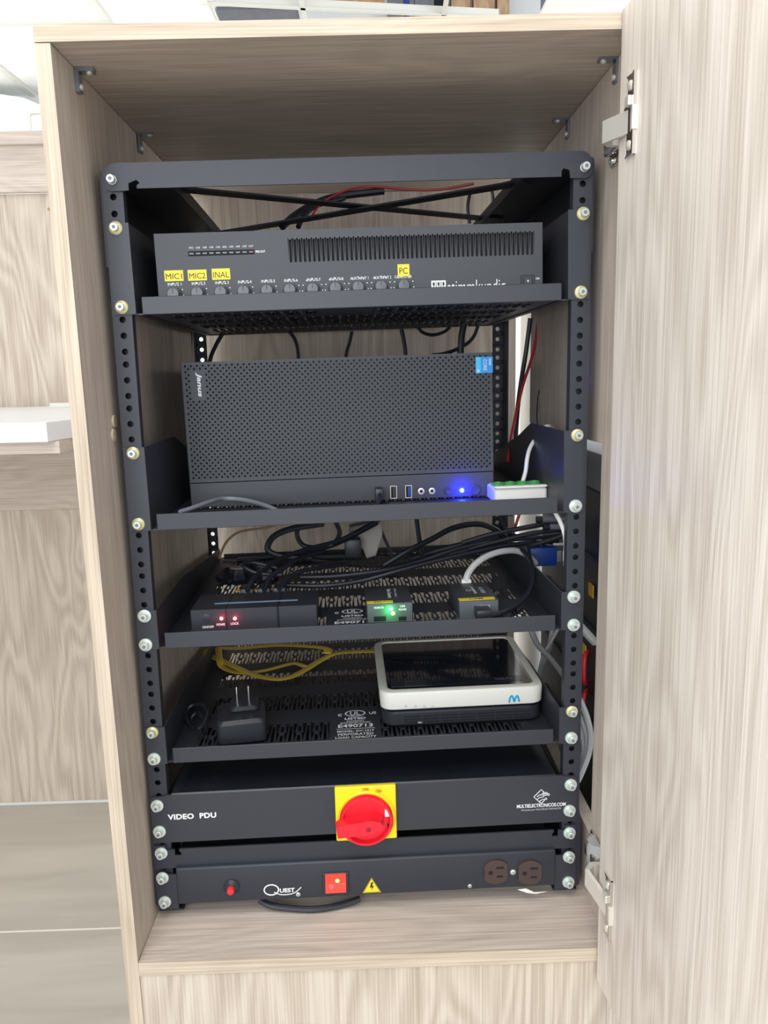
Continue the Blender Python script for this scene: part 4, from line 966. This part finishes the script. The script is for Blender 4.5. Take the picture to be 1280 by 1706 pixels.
BL = [
 ('thick black cable arching in front of the back panel under the computer shelf', [at(640, 942, 300), at(680, 918, 300), at(720, 898, 310), at(755, 880, 320), at(795, 873, 330), at(825, 882, 330), at(845, 898, 330)], 4.2),
 ('long black cable sweeping from the switch box up towards the right rail', [at(500, 962, 200), at(560, 960, 200), at(640, 950, 205), at(700, 935, 220), at(760, 915, 230), at(820, 902, 240), at(880, 897, 245), at(930, 893, 250)], 3.4),
 ('lower long black cable sweeping across the converter shelf', [at(470, 975, 190), at(540, 976, 190), at(600, 968, 195), at(660, 952, 200), at(720, 936, 210), at(780, 922, 220), at(850, 908, 235), at(930, 902, 250)], 3.4),
 ('black cable running in the bundle to the right-hand connectors', [at(770, 905, 240), at(820, 890, 240), at(870, 880, 240), at(915, 872, 240), at(935, 871, 240)], 3.6),
 ('black cable lying just under the right-hand cable bundle', [at(780, 915, 235), at(830, 902, 238), at(880, 890, 240), at(935, 882, 240)], 3.6),
 ('black cable looping above the bundle at the right end', [at(800, 925, 235), at(850, 915, 235), at(890, 908, 240), at(935, 893, 240)], 4.0),
 ('black cable rising from behind the switch box at left, first of its plugs', [at(412, 985, 108), at(422, 965, 125), at(440, 948, 150), at(470, 930, 180), at(510, 915, 210), at(560, 902, 240), at(600, 885, 260)], 3.0),
 ('black cable rising from the middle plug of the switch box', [at(440, 984, 108), at(450, 962, 128), at(475, 945, 150), at(500, 930, 180), at(540, 918, 220)], 3.0),
 ('black cable rising from the right plug of the switch box', [at(465, 982, 108), at(478, 965, 130), at(500, 952, 150), at(540, 945, 180), at(580, 940, 230)], 3.0),
 ('black loop of cable standing behind the switch box', [at(470, 958, 170), at(430, 955, 175), at(408, 945, 180), at(408, 938, 185), at(425, 937, 190), at(460, 945, 190)], 3.0),
 ('black cable curling in the large loop under the computer shelf', [at(520, 930, 240), at(475, 928, 245), at(448, 918, 250), at(449, 903, 255), at(462, 890, 260), at(490, 880, 265), at(540, 872, 270)], 4.4),
 ('black coil hanging near the centre below the computer shelf', [at(500, 870, 280), at(495, 890, 280), at(505, 908, 275), at(530, 912, 270), at(556, 905, 270), at(566, 888, 275), at(560, 870, 280)], 3.4),
 ('thick black cable falling diagonally past the grey plug', [at(628, 870, 300), at(600, 885, 290), at(575, 898, 280), at(545, 910, 270), at(505, 918, 260)], 4.6),
 ('black wire hanging straight between the coil and the right cables', [at(630, 870, 320), at(640, 895, 318), at(652, 922, 315), at(655, 940, 310)], 2.4),
 ('black wire hanging straight to the left of the arching cable', [at(694, 862, 330), at(697, 885, 330), at(702, 918, 328), at(705, 935, 320)], 3.6),
 ('black drop cable behind the computer, leftmost under the amplifier shelf', [at(371, 556, 300), at(360, 575, 300), at(350, 600, 300), at(346, 640, 300)], 2.8),
 ('thin black drop cable second from the left behind the computer', [at(482, 552, 320), at(492, 567, 320), at(497, 590, 320), at(498, 640, 320)], 2.6),
 ('thin black drop cable near the middle behind the computer', [at(587, 552, 330), at(583, 570, 330), at(577, 592, 330), at(575, 640, 330)], 2.4),
 ('black drop cable right of the middle behind the computer', [at(669, 548, 330), at(673, 567, 330), at(676, 590, 330), at(677, 640, 330)], 3.2),
 ('thick black drop cable near the right rear post', [at(774, 540, 320), at(770, 560, 320), at(768, 590, 320), at(768, 640, 320)], 5.2),
 ('black cable drooping in a shallow arc under the amplifier shelf', [at(696, 545, 330), at(705, 554, 330), at(722, 558, 330), at(740, 553, 330), at(750, 545, 330)], 2.4),
 ('black cable curving off the thick drop cable to the computer top', [at(797, 542, 320), at(790, 560, 320), at(775, 575, 320), at(745, 588, 320), at(720, 592, 320)], 2.6),
 ('black cable hanging beside the white pipe behind the rack', [at(884, 530, 330), at(876, 590, 335), at(868, 640, 330), at(862, 690, 320), at(858, 760, 300), at(850, 860, 280)], 3.4),
 ('black cable hanging against the right side panel', [at(912, 525, 300), at(914, 580, 300), at(908, 630, 300), at(900, 660, 300), at(898, 700, 300), at(905, 740, 290)], 3.4),
 ('black cable bundle looping down behind the CAM converter', [at(876, 910, 200), at(884, 940, 195), at(888, 970, 180), at(880, 1000, 150), at(862, 1018, 120), at(845, 1024, 90)], 4.4),
 ('black cable crossing the top of the rack above the amplifier', [at(470, 378, 260), at(490, 360, 280), at(520, 342, 300), at(560, 328, 310), at(640, 318, 315)], 5),
 ('thin black cable beside it above the amplifier', [at(497, 378, 260), at(508, 358, 280), at(530, 342, 300), at(575, 330, 310)], 3.4),
 ('black drop cable behind the crossed braces at right', [at(785, 318, 330), at(781, 335, 330), at(780, 350, 330), at(783, 372, 330)], 2.6),
 ('short black drop cable right of the crossed braces', [at(820, 318, 330), at(822, 330, 330), at(823, 345, 330)], 2.4),
 ('black cable running low along the back of the converter shelf', [at(372, 940, 400), at(450, 936, 400), at(560, 928, 400), at(650, 930, 395), at(740, 925, 390), at(830, 905, 380)], 7),
 ('second thick black cable along the back of the converter shelf', [at(395, 934, 380), at(470, 928, 380), at(560, 938, 375), at(650, 940, 370), at(740, 915, 360), at(850, 890, 340)], 5),
 ('black cable tucked above the arching cable at the right end', [at(835, 862, 300), at(845, 885, 290), at(880, 900, 260), at(925, 910, 240)], 3.2),
]
for lab, pts, r in BL: cable('black_cable', lab, pts, r, 'rubber', group='black cables behind the rack devices')
cable('tan_cable', 'thin tan cable curving up at the left under the computer shelf', [at(365, 931, 330), at(376, 905, 335), at(395, 888, 340), at(420, 882, 340), at(445, 879, 335), at(470, 870, 330)], 1.8, 'tan')
cable('red_wire', 'thin red wire arching above the amplifier', [at(520, 360, 290), at(535, 340, 300), at(565, 322, 305), at(600, 312, 308), at(640, 312, 308), at(680, 316, 306), at(730, 316, 300), at(790, 306, 290)], 1.7, 'redcable')
cable('red_wire', 'short red wire at the right end above the amplifier', [at(815, 312, 280), at(830, 309, 280), at(850, 304, 280)], 2.4, 'redcable')
cable('red_wire', 'dark red wire hanging beside the white pipe', [at(898, 528, 325), at(888, 590, 320), at(872, 640, 310), at(860, 690, 300), at(850, 740, 290), at(846, 770, 280)], 2.2, 'redcable')
cable('red_wire', 'dark red wire passing just under the computer shelf at right', [at(866, 855, 280), at(858, 880, 280), at(850, 905, 280)], 2.2, 'redcable')
for lab, pts, r in (
 ('pale grey cable running down behind the right rail below the router shelf lip', [at(885, 1050, 260), at(897, 1075, 260), at(920, 1100, 240), at(950, 1140, 180)], 4.2),
 ('pale grey cable crossing steeply behind the router', [at(921, 1048, 280), at(915, 1080, 280), at(903, 1110, 275), at(897, 1130, 270)], 4.0),
 ('thin grey cable crossing the pale ones behind the router', [at(930, 1048, 260), at(918, 1070, 260), at(906, 1090, 260), at(898, 1120, 260)], 2.4)):
    cable('grey_cable', lab, pts, r, 'greycable')
def wp(px, py, x):                        # world point (mm) on the plane x
    v = ray(px, py); t = (x/1000-CAM.x)/v.x; return (RMI @ (CAM+v*t))*1000
for lab, pts, r in (
 ('outer grey cable bowing out beside the lower right rail', [at(966, 1165, 50), at(978, 1195, 52), at(984, 1225, 54), at(981, 1255, 54), at(970, 1285, 50), at(962, 1302, 45)], 4.0),
 ('inner grey cable bowing out beside the lower right rail', [at(962, 1205, 60), at(970, 1225, 62), at(973, 1245, 62), at(970, 1270, 60), at(962, 1290, 55)], 3.6),
 ('middle grey cable bowing out beside the lower right rail', [at(962, 1185, 56), at(974, 1210, 58), at(979, 1235, 58), at(975, 1265, 56), at(964, 1293, 50)], 3.8),
 ('flat grey cable slanting past the right rail beside the converter shelf', [at(960, 1036, 60), at(975, 1052, 66), at(992, 1070, 70)], 5.2)):
    cable('grey_cable', lab, pts, r, 'greycable')
CB = on(560, 1508, -8)
cable('black_power_cord', 'thick black cord looping out under the bottom power strip', [on(432, 1499, 2), on(450, 1508, -2), on(480, 1513, -5), on(520, 1515, -6), on(555, 1511, -6), on(585, 1503, -4), on(600, 1497, -2)], 3.6, 'rubber')

# connectors, plugs and other loose things in the rack
def small(name, label, cat, p, builder, m, extra=()):
    mb = MB(); builder(mb); o = mb.build(name, m); o.matrix_world = RM @ Matrix.Translation(Vector(p)*.001); tag(o, label, cat)
    for nm, fn, mm in extra:
        mb = MB(); fn(mb); q_ = mb.build(nm, mm); q_.parent = o
    return o
small('video_connector', 'blue video connector at the right end of the cable bundle', 'connector', at(905, 925, 235), lambda mb: (mb.box(-20, 18, -8, 8, -14, 12, 2), mb.box(-30, -20, -5, 5, -8, 6, 1)), 'blue',
      [('connector_shell', lambda mb: mb.box(18, 25, -6, 6, -9, 7, 1), 'grey'), ('thumb_screw', lambda mb: mb.cyl((0, 15), 'x', 2, 14, 34, 10), 'nickel')])
for px, py, lab in ((920, 865, 'upper silver cable connector at the end of the bundle'), (932, 877, 'lower silver cable connector at the end of the bundle')):
    small('cable_connector', lab, 'connector', at(px, py, 235), lambda mb: (mb.lathe((0, 0), 'x', [(4, -14), (4.4, -12), (4.4, 10), (3.2, 12), (3.2, 20)], 14)), 'grey', [('sleeve', lambda mb: mb.lathe((0, 0), 'x', [(5, -22), (5, -14)], 12), 'rubber')])
small('wall_plug', 'dusty grey plug block hanging below the computer shelf', 'plug', at(612, 895, 330), lambda mb: mb.prism([(-26, 18), (20, 26), (24, 8), (12, -26), (-2, -30), (-10, -8), (-28, -4)], -14, 14, 'y', 2), mat('dusty_grey_plastic', (.34, .31, .28), .6, var=.15))
small('black_plug', 'black angled plug beside the grey plug block', 'plug', at(588, 912, 300), lambda mb: mb.box(-12, 12, -10, 10, -14, 14, 3), 'plastic')
small('plastic_bag', 'crumpled black plastic wrap behind the switch box', 'bag', on(412, 968, 314), lambda mb: [mb.lathe((random.uniform(-30, 30), random.uniform(-14, 24)), 'z', [(14, 0), (18, 8), (12, 18+random.uniform(-4, 8)), (3, 24+random.uniform(-4, 6))], 7) for _ in range(6)], mat('glossy_black_film', (.02, .02, .03), .15, coat=.5, bump=.6, bscale=90))
for px, yoff, lab in ((412, 0, 'leftmost black plug behind the switch box'), (440, 1, 'middle black plug behind the switch box'), (466, 2, 'rightmost black plug behind the switch box')):
    small('video_plug', lab, 'plug', at(px, 988-yoff, 116), lambda mb: mb.box(-8, 8, -4, 22, -6, 6, 2), 'plastic')

# ------------------------------------------------------------------ beyond the cut-out in the right side panel
def wthing(name, label, cat, x, y, z, group=None):
    o = bpy.data.objects.new(name, None); C.objects.link(o); o.location = (x/1000, y/1000, z/1000); tag(o, label, cat, group); return o
eq = wthing('equipment_tower', 'black equipment case standing beyond the cut-out in the side panel', 'equipment case', 345, 240, FZ*1000)
hE = 450-zf
mb = MB(); mb.box(-55, 60, -190, 190, 0, hE, 3); mb.build('casing', 'plastic', eq, smooth=0)
for k in range(5):
    mb = MB(); mb.box(-57, -54, -150, 150, hE-90-k*90, hE-84-k*90); mb.build('rib', 'black', eq, smooth=0)
gb = wthing('metal_box', 'pale grey metal box resting on the black equipment case', 'box', 345, 240, 450)
MB().box(-58, 55, -200, 150, .5, 48, 4).build('lid', 'grey', gb)
def wpx(px, py, x):                       # world point (mm) on the plane x
    v = ray(px, py); t = (x/1000-CAM.x)/v.x; return (CAM+v*t)*1000
for px, py, lab in ((971, 1110, 'upper red cord loop on the black equipment case'), (970, 1174, 'lower red cord loop on the black equipment case')):
    P0 = wpx(px, py, 283); mb = MB(); mb.tube([(7, 0, 20), (1, -8, 19), (-2, -14, 8), (-2, -15, -8), (1, -9, -20), (7, 0, -22)], 3, 8, 6)
    o = mb.build('red_cord_loop', 'redgloss'); o.location = P0*.001; tag(o, lab, 'cord')
for px, py, lab in ((985, 983, 'small orange tag fixed to the black equipment case near its top'), (973, 1082, 'small brown tag just above the upper red cord loop')):
    o = MB().box(-.6, .6, -10, 10, -8, 8).build('tag', 'orange'); o.location = wpx(px, py, 286.8)*.001; tag(o, lab, 'tag')
pp = wthing('white_pipe', 'white vertical pipe standing behind the rack at its right rear post', 'pipe', 304, 566, FZ*1000)
mb = MB(); mb.cyl((0, 0), 'z', 25, 0, 875-zf, 32); mb.build('tube', 'white', pp)
mb = MB(); mb.box(-30, 30, 10, 26, 500, 515, 3); mb.build('clip', 'white', pp)

# ------------------------------------------------------------------ furniture to the left and behind
rc = wthing('reception_unit', 'oak-look desk unit with upper panel and ledge, left behind the cabinet', 'furniture', -1000, 1100, zf)
def rp(name, x0, x1, y0, y1, z0, z1, m, sm=0):
    mb = MB(); mb.box(x0+1000, x1+1000, y0-1100, y1-1100, z0-zf, z1-zf, .8, 1); return mb.build(name, m, rc, smooth=sm)
rp('top_board', -1900, -420, 1098, 1500, 1128, 1156, 'wood_h'); rp('header_board', -1890, -430, 1112, 1128, 1028, 1128, 'wood_h')
rp('upper_panel', -1890, -430, 1130, 1146, 470, 1028, 'wood_v2'); rp('rail_board', -1890, -430, 1104, 1120, 288, 470, 'wood_h')
rp('lower_panel', -1890, -430, 1106, 1122, -484, 288, 'wood_v2'); rp('lit_gap_strip', -1890, -430, 1110, 1120, zf, -486, 'white')  # last strip: white colour stands in for the lit gap under the panel
p = rp('screw', -722, -716, 1128, 1130, 990, 996, 'tan')
dk = wthing('white_desktop', 'white desktop with a clipped corner, left of the cabinet', 'desktop', -700, 340, 500)
def tz(px, py, y): return world_at(px, py, y)*1000
a, b_, c_ = tz(0, 735, .345), tz(80, 737, .34), tz(118, 722, .42)
ztop = tz(60, 704, .34).z; zbot = tz(60, 737, .34).z
mb = MB(); pts = [(-1600, 340), (b_.x, 340), (c_.x+6, 425), (-280, 470), (-280, 1104), (-1600, 1104)]
mb.prism([(x_+700, y_-340) for x_, y_ in pts], zbot-500, ztop-500, 'z', 1.0); mb.build('top', 'desk', dk, smooth=0)
mb = MB(); mb.box(-900, c_.x+703, 22, 764, zbot-500-19, zbot-500-.5, .6, 1); mb.build('support_board', 'wood_h', dk, smooth=0)
ws = wthing('wood_strip', 'short pale wooden strip lying at the back of the white desktop', 'strip', -640, 1010, ztop)
mb = MB(); mb.box(-70, 90, -8, 8, 0, 10, 1); mb.build('strip', 'cream', ws)
# tall white rounded screen and a small white frame seen over the unit
sc = wthing('white_screen', 'large white round-topped screen far left above the oak unit', 'screen', -1900, 3100, zf)
pts = [(-700, 0), (560, 0), (560, 2260), (500, 2320), (380, 2370), (200, 2400), (-100, 2425), (-700, 2435)]
mb = MB(); mb.prism(pts, 0, 30, 'y'); mb.build('board', mat('cool_white_board', (.80, .84, .86), .5), sc, smooth=0)
fr_ = wthing('photo_stand', 'small white rounded frame standing on the oak unit', 'frame', -850, 1300, 1156)
c = tz(60, 205, 1.3); mb = MB(); ou_ = rrect(70, 60, 12, 5, c.x+850+12, c.z-1156); 
lo_ = rrect(52, 44, 8, 5, c.x+850+12, c.z-1156)
mb.loft([[(u, 0, v) for u, v in ou_], [(u, 8, v) for u, v in ou_], [(u, 8, v) for u, v in lo_], [(u, 0, v) for u, v in lo_], [(u, 0, v) for u, v in ou_]], cap=False); mb.build('rim', 'white', fr_)
mb = MB(); mb.box(c.x+850, c.x+874, 0, 8, 0, c.z-1156-28); mb.build('stand', 'white', fr_)
# ceiling lamps
def led(x, y, w_, d_, lab):
    t = wthing('ceiling_light', lab, 'ceiling light', x, y, 1950)
    mb = MB(); mb.box(-w_/2-8, w_/2+8, -d_/2-8, d_/2+8, -3.5, -.2); mb.build('frame', 'white', t, smooth=0)
    mb = MB(); mb.box(-w_/2, w_/2, -d_/2, d_/2, -5, -3.6); mb.build('diffuser', 'led_panel', t, smooth=0)
led(-730, 2250, 380, 600, 'square glowing ceiling light above the top left of the cabinet')
# exposed ceiling void: runners, dark tile, timbers
def runner(x0, y0, x1, y1, lab):
    t = wthing('ceiling_runner', lab, 'ceiling rail', x0, y0, 1944)
    d_ = Vector((x1-x0, y1-y0, 0)); n_ = Vector((-d_.y, d_.x, 0)).normalized()*9
    mb = MB(); q_ = [-n_, d_-n_, d_+n_, n_]; mb.loft([[tuple(p) for p in q_], [(p.x, p.y, p.z+5) for p in q_]]); mb.build('rail', 'cream', t, smooth=0)
    mb = MB(); q_ = [-n_*.2, d_-n_*.2, d_+n_*.2, n_*.2]; mb.loft([[(p.x, p.y, p.z+5) for p in q_], [(p.x, p.y, p.z+35) for p in q_]]); mb.build('web', 'cream', t, smooth=0)
runner(-560, 2360, 560, 2520, 'long cream ceiling rail crossing the open ceiling'); runner(-205, 1900, -180, 2760, 'short cream ceiling rail meeting the long one')
runner(330, 1900, 350, 2760, 'cream ceiling rail further right across the open ceiling')
t = wthing('ceiling_tile', 'dark grey ceiling tile behind the long rail', 'ceiling tile', -360, 2560, 1952); MB().box(-155, 148, -130, 180, 0, 12).build('tile', mat('dark_tile', (.16, .16, .19), .8, bump=.5, bscale=30, var=.3), t, smooth=0)
t = wthing('duct', 'orange-brown wrapped duct in the open ceiling', 'duct', 0, 2600, 2150)
mb = MB(); mb.cyl((0, 0), 'x', 120, -330, 120, 28); mb.build('wrap', 'timber', t)
for k, (x, w_, m_, lab) in enumerate(((180, 50, 'grey', 'grey metal stud high on the far wall'), (245, 26, 'blue', 'narrow blue pipe high on the far wall'), (318, 70, 'grey', 'wide grey panel beside the blue pipe'), (408, 60, 'dark', 'dark post between grey panel and timber boards'), (500, 90, 'timber', 'orange timber board high on the far wall, left one'), (610, 100, 'timber', 'orange timber board high on the far wall, middle one'), (700, 56, 'timber', 'narrow orange timber board beside the white wall'))):
    t = wthing('wall_board', lab, 'board', x, 3270, 1000); mb = MB(); mb.box(-w_/2, w_/2, -25, 25, 0, 1690, 3); mb.build('board', m_, t, smooth=0)
t = wthing('thin_pole', 'thin dark pole against the white far wall', 'pole', 860, 3180, zf)
mb = MB(); mb.loft([[(u+(0 if zz_ == 0 else 15), v, zz_) for u, v in circ(12, 12)] for zz_ in (0, 2900)]); mb.build('tube', 'grey', t)
# front ceiling lamp above the camera, the one that lights the open cabinet
led(-250, -600, 1200, 300, 'long glowing ceiling light in front of the cabinet')
bpy.context.view_layer.update()
